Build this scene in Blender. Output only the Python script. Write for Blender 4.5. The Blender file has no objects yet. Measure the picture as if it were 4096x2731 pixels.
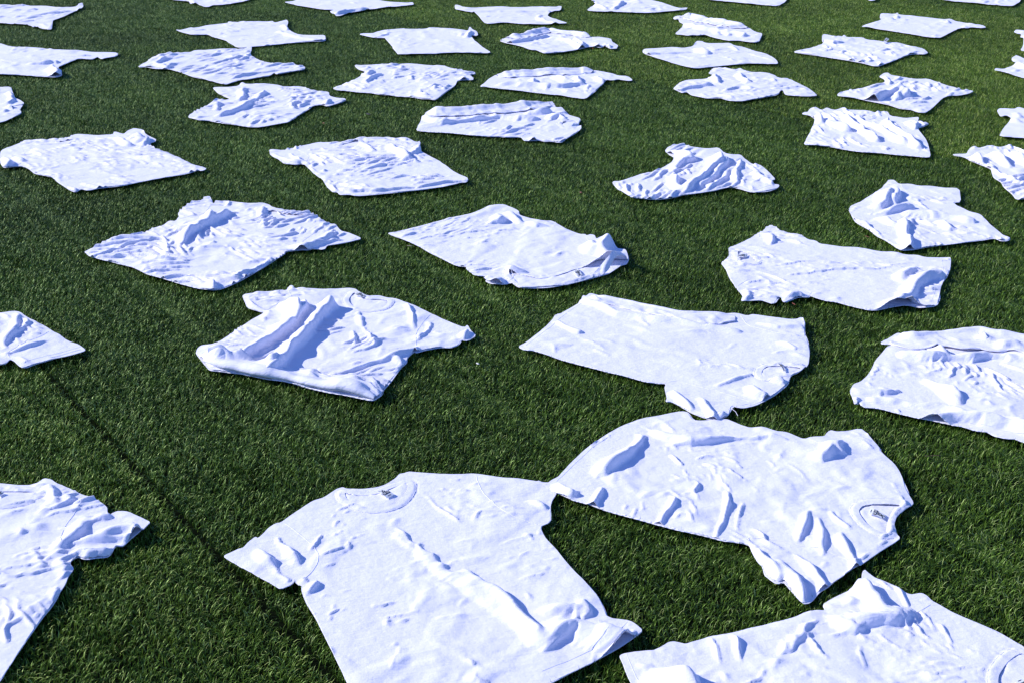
import bpy, math, random
import numpy as np

# ------------------------------------------------------------------ camera, sky, sun
SEAM = (-0.9508, 0.934, 5.172, 8.994)
CAM = (1.600, 0.40159, 45.918)

ZB = 0.026                      # top of the turf pile: the shirts lie on it
sc = bpy.context.scene
col = sc.collection
cd = bpy.data.cameras.new("camera"); cam = bpy.data.objects.new("camera", cd); col.objects.link(cam)
cam.location = (0, 0, CAM[0] + ZB); cam.rotation_euler = (math.pi / 2 - CAM[1], 0, 0)
cd.sensor_width = 36; cd.lens = CAM[2]; cd.clip_start = 0.05; cd.clip_end = 2000
sc.camera = cam

SUN_EL = math.radians(31); SHADOW_AZ = math.radians(-9)    # ground direction in which shadows fall
w = bpy.data.worlds.new("World"); sc.world = w; w.use_nodes = True
nt = w.node_tree; bgn = nt.nodes["Background"]
sky = nt.nodes.new("ShaderNodeTexSky"); sky.sky_type = 'NISHITA'; sky.sun_disc = False
sky.sun_elevation = SUN_EL
to_sun = (-math.cos(SHADOW_AZ), -math.sin(SHADOW_AZ))
sky.sun_rotation = math.atan2(to_sun[0], to_sun[1])
sky.air_density = 1.0; sky.dust_density = 0.0; sky.ozone_density = 8.0
wb = nt.nodes.new("ShaderNodeMixRGB"); wb.blend_type = 'MULTIPLY'; wb.inputs[0].default_value = 1; wb.inputs[2].default_value = (.94, .92, 1.18, 1)   # cool white balance
nt.links.new(sky.outputs[0], wb.inputs[1]); nt.links.new(wb.outputs[0], bgn.inputs[0]); bgn.inputs[1].default_value = 0.15
sd = bpy.data.lights.new("sun", 'SUN'); sun = bpy.data.objects.new("sun", sd); col.objects.link(sun)
sd.energy = 4.6; sd.angle = math.radians(0.55); sd.color = (1.0, 0.965, 0.93)
sun.rotation_euler = (math.pi / 2 - SUN_EL, 0, math.atan2(to_sun[1], to_sun[0]) + math.pi / 2)
vs = sc.view_settings
vs.view_transform = 'Standard'; vs.look = 'None'; vs.gamma = 1.0; vs.use_curve_mapping = False
vs.exposure = 0.17

# ------------------------------------------------------------------ helpers
def material(name):
    m = bpy.data.materials.new(name); m.use_nodes = True
    return m, m.node_tree, m.node_tree.nodes["Principled BSDF"]

def node(t, kind, **kw):
    n = t.nodes.new(kind)
    for k, v in kw.items():
        if isinstance(k, str) and hasattr(n, k): setattr(n, k, v)
    return n

def tag(o, label=None, cat=None, group=None, kind=None):
    for k, v in (("label", label), ("category", cat), ("group", group), ("kind", kind)):
        if v: o[k] = v
    return o

def mesh_obj(name, V, Fq, mat, parent=None, normals=None, smooth=True):
    me = bpy.data.meshes.new(name)
    me.from_pydata([tuple(v) for v in V], [], [tuple(f) for f in Fq])
    me.materials.append(mat)
    if smooth: me.polygons.foreach_set("use_smooth", [True] * len(me.polygons))
    me.update()
    if normals is not None: me.normals_split_custom_set_from_vertices([tuple(n) for n in normals])
    o = bpy.data.objects.new(name, me); col.objects.link(o)
    if parent: o.parent = parent
    return o

def vnoise(x, y, scale, seed):
    """smooth value noise in -1..1"""
    rng = np.random.RandomState(seed & 0x7fffffff); T = rng.rand(64, 64) * 2 - 1
    u = x / scale + 17.3; v = y / scale + 31.7
    iu = np.floor(u).astype(int); iv = np.floor(v).astype(int); fu = u - iu; fv = v - iv
    fu = fu * fu * fu * (fu * (fu * 6 - 15) + 10); fv = fv * fv * fv * (fv * (fv * 6 - 15) + 10)
    g = lambda a, b: T[a % 64, b % 64]
    return (g(iu, iv) * (1 - fu) * (1 - fv) + g(iu + 1, iv) * fu * (1 - fv)
            + g(iu, iv + 1) * (1 - fu) * fv + g(iu + 1, iv + 1) * fu * fv)

def inside(poly, x, y):
    r = np.zeros(x.shape, bool); n = len(poly)
    for i in range(n):
        x0, y0 = poly[i]; x1, y1 = poly[(i + 1) % n]
        if y0 == y1: continue
        c = ((y0 > y) != (y1 > y)) & (x < (x1 - x0) * (y - y0) / (y1 - y0) + x0)
        r ^= c
    return r

def nearest(pts, x, y, closed):
    """distance to a polyline, nearest point on it, and the parameter along it (0..1)"""
    best = np.full(x.shape, 1e9); bx = np.zeros(x.shape); by = np.zeros(x.shape); bt = np.zeros(x.shape)
    n = len(pts); m = n if closed else n - 1
    for i in range(m):
        ax, ay = pts[i]; dx, dy = pts[(i + 1) % n][0] - ax, pts[(i + 1) % n][1] - ay
        L = dx * dx + dy * dy + 1e-12
        t = np.clip(((x - ax) * dx + (y - ay) * dy) / L, 0, 1)
        px = ax + t * dx; py = ay + t * dy; d = (x - px) ** 2 + (y - py) ** 2
        k = d < best
        best[k] = d[k]; bx[k] = px[k]; by[k] = py[k]; bt[k] = ((i + t) / m)[k]
    return np.sqrt(best), bx, by, bt

def chaikin(p, it=1, closed=True):
    p = np.asarray(p, float)
    for _ in range(it):
        q = np.roll(p, -1, 0) if closed else p[1:]
        a = p if closed else p[:-1]
        n = np.empty((2 * len(a), 2)); n[0::2] = a * .82 + q * .18; n[1::2] = a * .18 + q * .82
        if not closed: n = np.vstack([p[:1], n, p[-1:]])
        p = n
    return p

# ------------------------------------------------------------------ materials
def cloth_material():
    m, t, b = material("white_cotton")
    tc = node(t, "ShaderNodeTexCoord")
    n1 = node(t, "ShaderNodeTexNoise"); n1.inputs["Scale"].default_value = 5.0; n1.inputs["Detail"].default_value = 3
    cr = node(t, "ShaderNodeValToRGB")
    cr.color_ramp.elements[0].position = .3; cr.color_ramp.elements[0].color = (.805, .79, .91, 1)
    cr.color_ramp.elements[1].position = .7; cr.color_ramp.elements[1].color = (.83, .815, .915, 1)
    n2 = node(t, "ShaderNodeTexNoise"); n2.inputs["Scale"].default_value = 70.0; n2.inputs["Detail"].default_value = 4; n2.inputs["Roughness"].default_value = .6
    n3 = node(t, "ShaderNodeTexNoise"); n3.inputs["Scale"].default_value = 600.0; n3.inputs["Detail"].default_value = 2
    b1 = node(t, "ShaderNodeBump"); b1.inputs["Strength"].default_value = .38; b1.inputs["Distance"].default_value = .0035
    b2 = node(t, "ShaderNodeBump"); b2.inputs["Strength"].default_value = .2; b2.inputs["Distance"].default_value = .0008
    for n in (n1, n2, n3): t.links.new(tc.outputs["Object"], n.inputs["Vector"])
    t.links.new(n1.outputs["Fac"], cr.inputs[0]); t.links.new(cr.outputs[0], b.inputs["Base Color"])
    t.links.new(n2.outputs["Fac"], b1.inputs["Height"]); t.links.new(n3.outputs["Fac"], b2.inputs["Height"])
    mp = node(t, "ShaderNodeMapping"); mp.inputs["Scale"].default_value = (26, 85, 40); mp.inputs["Rotation"].default_value = (0, 0, .5)
    n4 = node(t, "ShaderNodeTexNoise"); n4.inputs["Scale"].default_value = 1.0; n4.inputs["Detail"].default_value = 3; n4.inputs["Distortion"].default_value = .6
    b0 = node(t, "ShaderNodeBump"); b0.inputs["Strength"].default_value = .35; b0.inputs["Distance"].default_value = .006
    t.links.new(tc.outputs["Object"], mp.inputs["Vector"]); t.links.new(mp.outputs[0], n4.inputs["Vector"])
    t.links.new(n4.outputs["Fac"], b0.inputs["Height"]); t.links.new(b0.outputs[0], b1.inputs["Normal"])
    t.links.new(b1.outputs[0], b2.inputs["Normal"]); t.links.new(b2.outputs[0], b.inputs["Normal"])
    b.inputs["Roughness"].default_value = .92; b.inputs["Specular IOR Level"].default_value = .12
    b.inputs["Sheen Weight"].default_value = .08
    return m
CLOTH = cloth_material()

def plain(name, c, rough=.6):
    m, t, b = material(name)
    n = node(t, "ShaderNodeTexNoise"); n.inputs["Scale"].default_value = 180
    mx = node(t, "ShaderNodeMixRGB"); mx.inputs[1].default_value = (c[0] * .75, c[1] * .75, c[2] * .75, 1); mx.inputs[2].default_value = (*c, 1)
    tc = node(t, "ShaderNodeTexCoord"); t.links.new(tc.outputs["Object"], n.inputs["Vector"])
    t.links.new(n.outputs["Fac"], mx.inputs[0]); t.links.new(mx.outputs[0], b.inputs["Base Color"])
    b.inputs["Roughness"].default_value = rough
    return m
LABEL_WHITE = plain("satin_label", (.84, .85, .88), .5)
INK = plain("black_ink", (.012, .012, .02), .5)

def blade_material(name, rolls):
    m, t, b = material(name)
    at = node(t, "ShaderNodeAttribute"); at.attribute_name = "tint"
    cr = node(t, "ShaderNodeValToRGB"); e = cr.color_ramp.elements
    e[0].position = 0; e[0].color = (.010, .024, .003, 1); e[1].position = 1; e[1].color = (.52, .62, .22, 1)  # pale end of the ramp paints glints as blade colour
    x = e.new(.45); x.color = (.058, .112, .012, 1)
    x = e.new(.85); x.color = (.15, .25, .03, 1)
    oi = node(t, "ShaderNodeAttribute"); oi.attribute_name = "roll"; oi.attribute_type = 'INSTANCER'
    mx = node(t, "ShaderNodeMixRGB"); mx.blend_type = 'MULTIPLY'; mx.inputs[0].default_value = 1
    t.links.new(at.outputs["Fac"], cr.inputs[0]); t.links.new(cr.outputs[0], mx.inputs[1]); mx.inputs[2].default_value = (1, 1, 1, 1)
    if rolls: t.links.new(oi.outputs["Color"], mx.inputs[2])
    ge = node(t, "ShaderNodeNewGeometry"); pn = node(t, "ShaderNodeTexNoise"); pn.inputs["Scale"].default_value = .9; pn.inputs["Detail"].default_value = 4
    mr = node(t, "ShaderNodeMapRange"); mr.inputs[1].default_value = .3; mr.inputs[2].default_value = .7; mr.inputs[3].default_value = .74; mr.inputs[4].default_value = 1.3
    m2 = node(t, "ShaderNodeMixRGB"); m2.blend_type = 'MULTIPLY'; m2.inputs[0].default_value = 1       # worn and fresher patches of turf
    t.links.new(ge.outputs["Position"], pn.inputs["Vector"]); t.links.new(pn.outputs["Fac"], mr.inputs[0]); t.links.new(mx.outputs[0], m2.inputs[1]); t.links.new(mr.outputs[0], m2.inputs[2]); mx = m2
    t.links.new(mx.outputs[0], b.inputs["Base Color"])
    b.inputs["Roughness"].default_value = .38; b.inputs["Specular IOR Level"].default_value = .45; b.inputs["Specular Tint"].default_value = (.55, 1.0, .22, 1)
    tr = node(t, "ShaderNodeBsdfTranslucent"); ms = node(t, "ShaderNodeMixShader"); ms.inputs[0].default_value = .06
    t.links.new(mx.outputs[0], tr.inputs[0]); t.links.new(b.outputs[0], ms.inputs[1]); t.links.new(tr.outputs[0], ms.inputs[2])
    t.links.new(ms.outputs[0], t.nodes["Material Output"].inputs[0])
    return m
BLADE = blade_material("plastic_grass", True); EDGE_BLADE = blade_material("plastic_grass_edge", False)

def ground_material():
    m, t, b = material("rubber_infill")
    tc = node(t, "ShaderNodeTexCoord"); n = node(t, "ShaderNodeTexNoise"); n.inputs["Scale"].default_value = 60; n.inputs["Detail"].default_value = 5
    cr = node(t, "ShaderNodeValToRGB"); cr.color_ramp.elements[0].color = (.003, .004, .003, 1); cr.color_ramp.elements[1].color = (.008, .012, .005, 1)
    t.links.new(tc.outputs["Object"], n.inputs["Vector"]); t.links.new(n.outputs["Fac"], cr.inputs[0]); t.links.new(cr.outputs[0], b.inputs["Base Color"])
    b.inputs["Roughness"].default_value = 1.0; b.inputs["Specular IOR Level"].default_value = 0.0
    return m

# ------------------------------------------------------------------ turf
rnd = np.random.RandomState(5)
ground = mesh_obj("ground", [(-300, -300, 0), (300, -300, 0), (300, 300, 0), (-300, 300, 0)], [(0, 1, 2, 3)], ground_material(), smooth=False)
tag(ground, kind="structure")

SA = SEAM[0]; ALONG = np.array([math.cos(SA), math.sin(SA)]); ACROSS = np.array([-math.sin(SA), math.cos(SA)])
TILE = .5
tile_coll = bpy.data.collections.new("turf_tiles")            # sources for the instances, not linked to the scene
def blade_tile(k, seed, n, lean_mean, lean_sd, spread, hmax):
    """a square of turf: n curved tapering blades; pile leans towards local +X"""
    r = np.random.RandomState(seed)
    x = r.rand(n) * (TILE + .012) - .006; y = r.rand(n) * (TILE + .012) - .006
    # tufts: pull the roots together in stitches
    x = np.round(x / .011) * .011 + r.randn(n) * .0016; y = np.round(y / .011) * .011 + r.randn(n) * .0022
    lump = vnoise(x, y, .07, seed + 3)
    az = r.randn(n) * spread + lump * .3
    L = (.021 + .009 * r.rand(n)) * (1 + .10 * vnoise(x, y, .12, seed + 9))
    ln = np.clip(lean_mean + lean_sd * r.randn(n) + .14 * lump, .1, 1.45)
    wd = (.0009 + .0007 * r.rand(n)) * .5
    side = az + math.pi / 2 + r.randn(n) * .5
    V = np.zeros((n, 7, 3)); px = x - TILE / 2; py = y - TILE / 2; pz = np.zeros(n)
    sx = np.cos(side); sy = np.sin(side)
    for s in range(4):
        a = np.clip(ln * (.22, .85, 1.5, 1.6)[s], 0, 1.75)
        if s < 3:
            wk = wd * (1, .95, .72)[s]
            V[:, 2 * s] = np.stack([px - sx * wk, py - sy * wk, pz], 1); V[:, 2 * s + 1] = np.stack([px + sx * wk, py + sy * wk, pz], 1)
            seg = L / 3
            px = px + np.cos(az) * np.sin(a) * seg; py = py + np.sin(az) * np.sin(a) * seg; pz = pz + np.cos(a) * seg
        else: V[:, 6] = np.stack([px, py, pz], 1)
    z = V[:, :, 2]; top = z.max(1, keepdims=True); V[:, :, 2] = z * np.minimum(1, hmax * (.82 + .18 * r.rand(n)[:, None]) / np.maximum(top, 1e-6))
    base = np.arange(n)[:, None] * 7
    q = np.concatenate([base + np.array([[0, 1, 3, 2]]), base + np.array([[2, 3, 5, 4]])], 0)
    tri = base + np.array([[4, 5, 6]])
    me = bpy.data.meshes.new("turf_tile")
    me.vertices.add(n * 7); me.vertices.foreach_set("co", V.reshape(-1))
    loops = np.concatenate([q.reshape(-1), tri.reshape(-1)]); nq = len(q); ntr = len(tri)
    me.loops.add(len(loops)); me.loops.foreach_set("vertex_index", loops)
    st = np.concatenate([np.arange(nq) * 4, nq * 4 + np.arange(ntr) * 3])
    me.polygons.add(nq + ntr); me.polygons.foreach_set("loop_start", st)
    me.update(calc_edges=True); me.validate()
    tint = np.clip(.40 + .30 * r.randn(n) + .10 * vnoise(x, y, .05, seed + 1) + (r.rand(n) < .035) * .5, 0, 1)  # a few blades lifted to the pale painted-glint colour
    tn = np.repeat(tint[:, None], 7, 1) + np.array([-.12, -.12, -.02, -.02, .06, .06, .12])[None]  # shade between blades put into the colour: roots darker, tips lighter
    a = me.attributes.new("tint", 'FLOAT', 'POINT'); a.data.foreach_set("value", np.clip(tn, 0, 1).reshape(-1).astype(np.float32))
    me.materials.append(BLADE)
    o = bpy.data.objects.new("turf_tile_%d" % k, me); tile_coll.objects.link(o)
NVAR = 6
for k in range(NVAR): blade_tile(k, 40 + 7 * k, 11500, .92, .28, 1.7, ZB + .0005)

# rolls of turf run parallel to the seams, four metres wide
pts = []; rots = []; var = []; rollc = []
offs = [SEAM[1] - 4.03, SEAM[1], SEAM[2], SEAM[3], SEAM[3] + 4.0]
LEAN = [math.radians(a) for a in (-8, 12, 28, 5)]               # world direction the pile of each roll leans to
TINT = [(1.12, 1.10, .95), (.86, .88, .86), (1.30, 1.22, 1.05), (.95, .95, .9)]
for ri in range(4):
    c0, c1 = offs[ri] + .0145, offs[ri + 1] - .0145
    ncol = int(math.ceil((c1 - c0) / TILE - .02)); wcol = (c1 - c0 - TILE) / (ncol - 1)
    for i in range(ncol):
        for j in range(-44, 20):
            p = ACROSS * (c0 + TILE / 2 + i * wcol) + ALONG * (j + .5) * TILE
            if not (-8 < p[0] < 8 and .4 < p[1] < 15.5 and abs(p[0]) < 2.2 + .62 * p[1]): continue
            pts.append((p[0], p[1], .001)); var.append(rnd.randint(NVAR)); rots.append(SA); d = .94 + .12 * rnd.rand()
            rollc.append([v * d for v in TINT[ri]] + [LEAN[ri]])
me = bpy.data.meshes.new("turf_grass"); me.from_pydata(pts, [], [])
for nm, ty, dat in (("var", 'INT', np.array(var, np.int32)), ("roll_i", 'INT', np.zeros(len(pts), np.int32))):
    a = me.attributes.new(nm, ty, 'POINT'); a.data.foreach_set("value", dat)
a = me.attributes.new("roll", 'FLOAT_COLOR', 'POINT')
a.data.foreach_set("color", np.array([c[:3] + [1.0] for c in rollc], np.float32).reshape(-1))
# tiles are rotated in steps that keep the square aligned with the roll
a = me.attributes.new("rotz", 'FLOAT', 'POINT')
def steps(i):
    want = rollc[i][3] - SA; k = round(want / (math.pi / 2)); return SA + k * math.pi / 2
a.data.foreach_set("value", np.array([steps(i) for i in range(len(pts))], np.float32))
turf = bpy.data.objects.new("turf_grass", me); col.objects.link(turf)
tag(turf, "short green artificial grass covering the whole field", "grass", kind="stuff")
gn = bpy.data.node_groups.new("turf_scatter", 'GeometryNodeTree')
gn.interface.new_socket("Geometry", in_out='INPUT', socket_type='NodeSocketGeometry'); gn.interface.new_socket("Geometry", in_out='OUTPUT', socket_type='NodeSocketGeometry')
gi = gn.nodes.new("NodeGroupInput"); go = gn.nodes.new("NodeGroupOutput")
m2p = gn.nodes.new("GeometryNodeMeshToPoints"); iop = gn.nodes.new("GeometryNodeInstanceOnPoints"); ci = gn.nodes.new("GeometryNodeCollectionInfo")
ci.inputs[0].default_value = tile_coll; ci.inputs["Separate Children"].default_value = True; ci.inputs["Reset Children"].default_value = True
na = gn.nodes.new("GeometryNodeInputNamedAttribute"); na.data_type = 'INT'; na.inputs[0].default_value = "var"
nr = gn.nodes.new("GeometryNodeInputNamedAttribute"); nr.data_type = 'FLOAT'; nr.inputs[0].default_value = "rotz"
cx = gn.nodes.new("ShaderNodeCombineXYZ"); iop.inputs["Pick Instance"].default_value = True
L = gn.links.new
L(gi.outputs[0], m2p.inputs[0]); L(m2p.outputs[0], iop.inputs["Points"]); L(ci.outputs[0], iop.inputs["Instance"])
L(na.outputs[0], iop.inputs["Instance Index"]); L(nr.outputs[0], cx.inputs[2]); L(cx.outputs[0], iop.inputs["Rotation"]); L(iop.outputs[0], go.inputs[0])
mod = turf.modifiers.new("turf_scatter", 'NODES'); mod.node_group = gn

# ------------------------------------------------------------------ shirts: traced on the ground, in centimetres
# l label, st cloth grid step, e slack of the cloth, o outline, r folds (height, width, crest), sl sleeves, ho neck opening, tg tag, hm hem stitching, z lifts
SHIRTS = [
dict(l='white T-shirt with a narrow upturned sleeve tip, behind the shirt with a long flat tail', st=1.2, e=0.03, o=[-417.2,1051.4,-407.8,1062.4,-385.5,1054.1,-370,1055.8,-355.1,1046,-344.3,1048.7,-343.8,1056.9,-345.8,1066.3,-343.5,1066.8,-338,1051.4,-336.5,1034.4,-337.8,1022.4,-338,1002.2,-340.4,990,-340.1,982.8,-329.3,948.2,-329.6,944.6,-336.4,949.1,-342.9,957.2,-346.4,961.7,-344.8,954.9,-348.7,961.7,-354.1,967.3,-366.7,970.1,-376.1,974.7,-388.1,973.3], r=[(3,2,[-336.3,978.3,-334.4,965,-325.6,935.5]),(2.5,2,[-359.2,1002,-355.4,1012.1,-341.6,1019.8]),(3,1.5,[-338.4,1043,-333.9,1035]),(2,2,[-352.9,975.9,-345.1,971.2,-332.1,948.2])], sl=[[-371.2,1059.1,-356.2,1049.3,-346.9,1069.6,-339,1054.7,-339,1005.4,-341.1,985.9,-356,1017.9]]),
dict(l='white T-shirt in the farthest row with two drooping scalloped edge corners', st=1.2, e=0.03, o=[-290.7,1120.4,-277.3,1084.9,-261.3,1079.2,-256.8,1065.1,-254,1067.9,-245.1,1054.1,-238.9,1048.7,-237.8,1059.6,-232.7,1059.6,-222.5,1067.9,-212.8,1084.9,-213.2,1120.4,-244.1,1178.1,-281.5,1178.1], r=[(3,2,[-257.6,1073.6,-245.4,1056.7,-236.8,1040.3])]),
dict(l='long white T-shirt with a folded-over near side and a straight pointed sleeve', st=1.2, e=0.015, o=[-183.3,1073.5,-178.1,1078.1,-174.8,1084.9,-166,1120.4,-131,1126.6,-114.9,1099.5,-104.3,1079.2,-83.9,1070.7,-79.9,1074.7,-78.2,1062.4,-82.2,1058,-97.4,1048.7,-112.5,1032.8,-123.7,1022.4,-130,1007.2,-132.5,1004.7,-141.1,1027.6,-137.5,1035.4,-146.8,1036.5,-163,1051.4,-170.7,1058,-178,1066.8], r=[(4,2.2,[-134.2,1010.1,-122,1031,-112.4,1033.7]),(2.5,2,[-132.9,1012.1,-120.1,1027.7,-96.9,1043.6,-78.5,1054.5]),(2,1.5,[-130.4,1074.7,-124,1063.4])], sl=[[-115.3,1102.9,-104.7,1082.6,-80.2,1078,-78.5,1065.7,-97.7,1052,-108,1054.7]]),
dict(l='white T-shirt with a rolled far edge and one sleeve stretched out like a strip', st=1.2, e=0.015, o=[-45.5,1059.6,-42.6,1059.6,-38,1048.7,-31.1,1043.4,-22.1,1048.7,-9.5,1051.4,1.4,1046,22.4,1052.5,34,1047.1,37.6,1054.1,39.2,1051.4,37.7,1032.8,32.7,1030.2,28.3,1019.9,26.8,1007.2,29.3,997.3,35.3,985.2,41.1,973.3,34.8,971,19.9,967.3,6.8,970.1,-4.9,976.6,-12.7,972.9,-17.4,970.1,-20.6,975.7,-24.3,999.8,-28.1,1022.4,-34.8,1027.6,-41.7,1035.4,-44.2,1038.1], r=[(3,2,[-33.7,1021.8,-9.2,1024.4,11.2,1021.8,27.6,1024.4]),(3,2,[21.5,1008.9,18.8,989,25.6,979.3,34.6,967.4])], sl=[[-45.7,1062.9,-42.7,1062.9,-31.2,1046.6,-28.2,1025.6,-34.9,1030.8,-44.4,1041.3]]),
dict(l='white T-shirt cut by the view edge with a long pointed hem corner', st=1.2, e=0.03, o=[57.9,1032.8,62.7,1052.5,68,1055.8,65.1,1079.2,64.3,1096.5,81.5,1158.2,109.1,1158.2,112.9,1084.9,118.9,1076.4,125.3,1056.9,131.3,1043.4,137.1,1046,136.9,1038.1,130.9,1032.8,118.8,1027.6,109.1,1020.9,99.3,1020.9,80.9,1026,64.6,1027.6], r=[(4,2,[64,1061.1,69.9,1047.2,74.8,1033.7]),(4,2.5,[88.5,1072.5,84.2,1050,78.9,1033.7]),(1.5,1.5,[108.9,1061.2,119.8,1044.8])]),
dict(l='white T-shirt in the farthest row beside the one with a pointed hem corner', st=1.2, e=0.02, o=[190.2,1066.3,200.1,1059.1,210.3,1054.3,221.5,1078.6,233.2,1124,219.6,1180.4,169.4,1151.5,156.3,1091.2,173.4,1078.6]),
dict(l='white T-shirt of which only a sleeve end shows on the far turf', st=1.2, e=0.02, o=[304.1,1165.8,328.5,1165.8,303.4,1104.1,295.1,1084.9,291.3,1081.1,289.3,1086.2,292.5,1110.7]),
dict(l='white T-shirt lying across the dark seam on the farthest strip of turf', st=1.2, e=0.025, o=[350.5,1091.2,353.3,1081.8,369.2,1072.4,380.4,1061.5,392.3,1055.5,396.9,1055.5,407.6,1072.4,421.8,1104.1,434.8,1165.8,391.5,1173], r=[(2,1.5,[380.5,1062.4,390.4,1053.3])]),
dict(l='white T-shirt with a long flat tail-like sleeve and a bulging rounded hem corner', st=0.95, e=0.02, o=[-356.7,885.4,-346,891.3,-338.9,883.4,-332.6,877.6,-317.1,875.6,-302.2,866.9,-284.8,866.1,-274.1,859.4,-259.3,858.6,-256.5,854.9,-254.7,845.8,-259.6,840.5,-261.3,836.9,-266.1,844,-267.6,835.1,-276.8,838.7,-278.4,826.4,-280.8,812.8,-279.6,806.1,-275.2,799.6,-271,785.2,-271.5,779.9,-282.7,783,-295.3,786.1,-309.2,789.3,-321,789.9], r=[(5,2.5,[-284,806.5,-272.7,783.4,-263.8,764.6]),(4,3,[-302.8,815.1,-290,820.3,-285.1,823.8]),(2,1.5,[-294.4,843.3,-277.9,845.1,-255.1,846.9]),(3,1.6,[-262.6,830.8,-257.7,825.5])], sl=[[-303.1,869.6,-285.7,868.8,-260.1,861.3,-257.3,857.6,-255.5,848.5,-262.1,839.5,-277.6,841.3,-281.6,815.3,-296,841.3]]),
dict(l='flat white T-shirt with collar tag standing up and a square-ended folded hem corner', st=0.95, e=0.02, o=[-240.5,944.6,-235.6,941.5,-231.5,953.6,-228,951.8,-221.5,964,-207.9,973.3,-209.5,979.5,-207.2,979.5,-205.7,974.3,-193.5,980.4,-178.6,980.4,-177.4,982.8,-174.7,975.7,-170.7,980.4,-167.8,989,-164.9,978,-162.7,957.2,-157.3,939.3,-149,924.2,-138.3,922.1,-130.6,922.9,-127.6,904.6,-128.7,900.5,-138,899.3,-148.6,893.3,-161.7,885.4,-173.5,879.5,-178.4,875.6,-183,877.6,-191.8,893.3,-195.3,903.4,-207.4,915.8,-212.6,926.3,-215.9,924.2,-224.3,925.5,-233.2,935], r=[(3.5,1.8,[-167.2,959.6,-162.6,955,-160,943.7]),(3,2.5,[-166.6,937.7,-152,916,-135.2,901.4,-127.7,899.4]),(3,1.5,[-190.7,885.2,-186.4,881.3]),(2,1.6,[-228,939.3,-218.4,943.7])], sl=[[-241.2,947.6,-232.2,956.6,-222.2,967.1,-209.2,920.7,-225,928.4],[-175.2,978.7,-168.3,992.1,-165.4,981.1,-163.2,960.2,-170.6,964.8]]),
dict(l='white T-shirt with wavy combed wrinkles and a rounded tongue-like end', st=0.9, e=0.05, o=[-231.5,810.1,-231.7,819.5,-229.9,828.1,-231,835.1,-227.1,849.5,-226,856.1,-222.3,854.9,-210.3,856.8,-208.9,866.1,-198.1,868,-191.1,871.8,-177.4,869.9,-175.3,877.6,-173.6,878.4,-171.2,864.2,-170.4,854.9,-167,844,-158,828.1,-148.8,821.2,-141,822.3,-129.6,812.8,-127.8,808.8,-127.2,801.2,-131.9,798,-136.6,794.7,-142,788.3,-144.2,793.8,-145.1,783.6,-150.3,780.5,-155.6,774.9,-161.5,772.8,-164.7,763.7,-166.8,758.4,-170.7,762.2,-181.6,772.8,-192.9,783.6,-204.6,798,-209,802.8,-212.7,804.5,-219.4,805.1,-226.8,811.1], wd=0.92, r=[(3.5,1.8,[-226,814.3,-221.4,804.1,-217,794.2]),(3,2,[-221.3,837.9,-222.7,816.9,-212.3,806.7]),(2.5,1.8,[-174.4,855.3,-171,862.8,-168.2,847.9]),(1.5,1.2,[-192.9,801.1,-184.7,824.7,-172,828.1]),(1.5,1.2,[-188,785,-174.7,807.7,-164.7,824.7]),(1.5,1.2,[-170.2,769.5,-157.4,785,-140.8,801.1,-127.8,801.1])], sl=[[-232.3,812.7,-230.6,830.7,-227.9,852.1,-209.7,805.4,-220.1,807.7],[-178,872.6,-174.2,881.1,-171.8,867,-170.9,857.6,-177.1,861.3]]),
dict(l='neat flat white T-shirt with a spiky peak on its bunched sleeve', st=0.95, e=0.012, o=[-107.1,927.2,-104.9,929.8,-98.2,929.8,-95.2,937.1,-89,943.7,-78.1,950.4,-75.6,947.3,-61.2,948.2,-59.2,953.6,-46.1,950.4,-35.2,944.6,-31.2,939.3,-30.7,959.5,-29.4,952.7,-28.4,946,-24.8,937.1,-23.6,920,-28.8,922.1,-26.5,905.4,-21.7,885.4,-17.9,871.8,-13.8,859.4,-16.2,855.7,-28,858.6,-40.5,858.6,-51.4,854.9,-62.4,854.2,-73.3,852,-74.6,854.9,-79.8,879.5,-85.2,901.3,-88.2,913.7,-92.1,912.9,-96.7,914.5], r=[(4,1.6,[-29.9,934,-29.9,920.9,-32.5,910.2]),(3,1.8,[-34.5,926.8,-35.6,916]),(2.5,2,[-96.2,910.5,-90.4,919,-86.4,923.2]),(1.5,1.5,[-57.9,944.5,-55.9,935.6,-45.5,937.8]),(1.2,1.2,[-74.2,854.9,-52.8,854.9,-28.7,856.7])], sl=[[-107.4,930.1,-98.5,932.7,-89.3,946.7,-85.8,933.6,-88.4,916.6,-97,917.4],[-35.3,947.6,-30.8,962.5,-24.8,940.1,-23.7,922.9,-28.9,925,-35.4,929.2]]),
dict(l='white T-shirt half folded over with crumpled far side, beside a tiny red scrap', st=0.9, e=0.025, o=[-8.6,901.3,-6.8,905.4,-3.9,912.9,6.5,920,14,932.8,26.4,947.3,27.9,944.6,32.8,946,35.1,935,39.3,927.2,46.9,930.6,51.7,922.1,55.3,913.7,61,915.8,67.9,909.5,68.2,893.3,71.4,883.4,68.8,871.8,64.6,871.8,62.5,883.4,59.9,875.6,52.3,879.5,45.6,871.8,36.7,862.4,28.2,857.9,22.6,855.7,20.6,856.8,16.6,866.1,13.1,868,6.2,879.5,1.2,889.3,-3.8,893.3], r=[(4,2.2,[-3.8,887.6,13.6,903.9,25.6,918.7]),(4,2.2,[23.8,906,32.4,901.9,38.7,895.7,45.6,873.7]),(4,1.8,[42.7,903.9,46.9,885.6,48,865.9]),(4,2,[54.9,889.6,59,873.7,59.5,860.2]),(4,2,[63.1,883.6,65.7,869.8,65.6,858.3])], sl=[[55.5,916.6,68.1,912.4,71.7,886.2,64.8,874.5,62.7,886.2,55.9,880.3,53.3,896.1]], ro=[(1.8,5,[-3.9,908.8,6.4,915.8,14,927.7,26.2,940.8,35,931.2,46.7,925.6,54.2,912.9])]),
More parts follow.
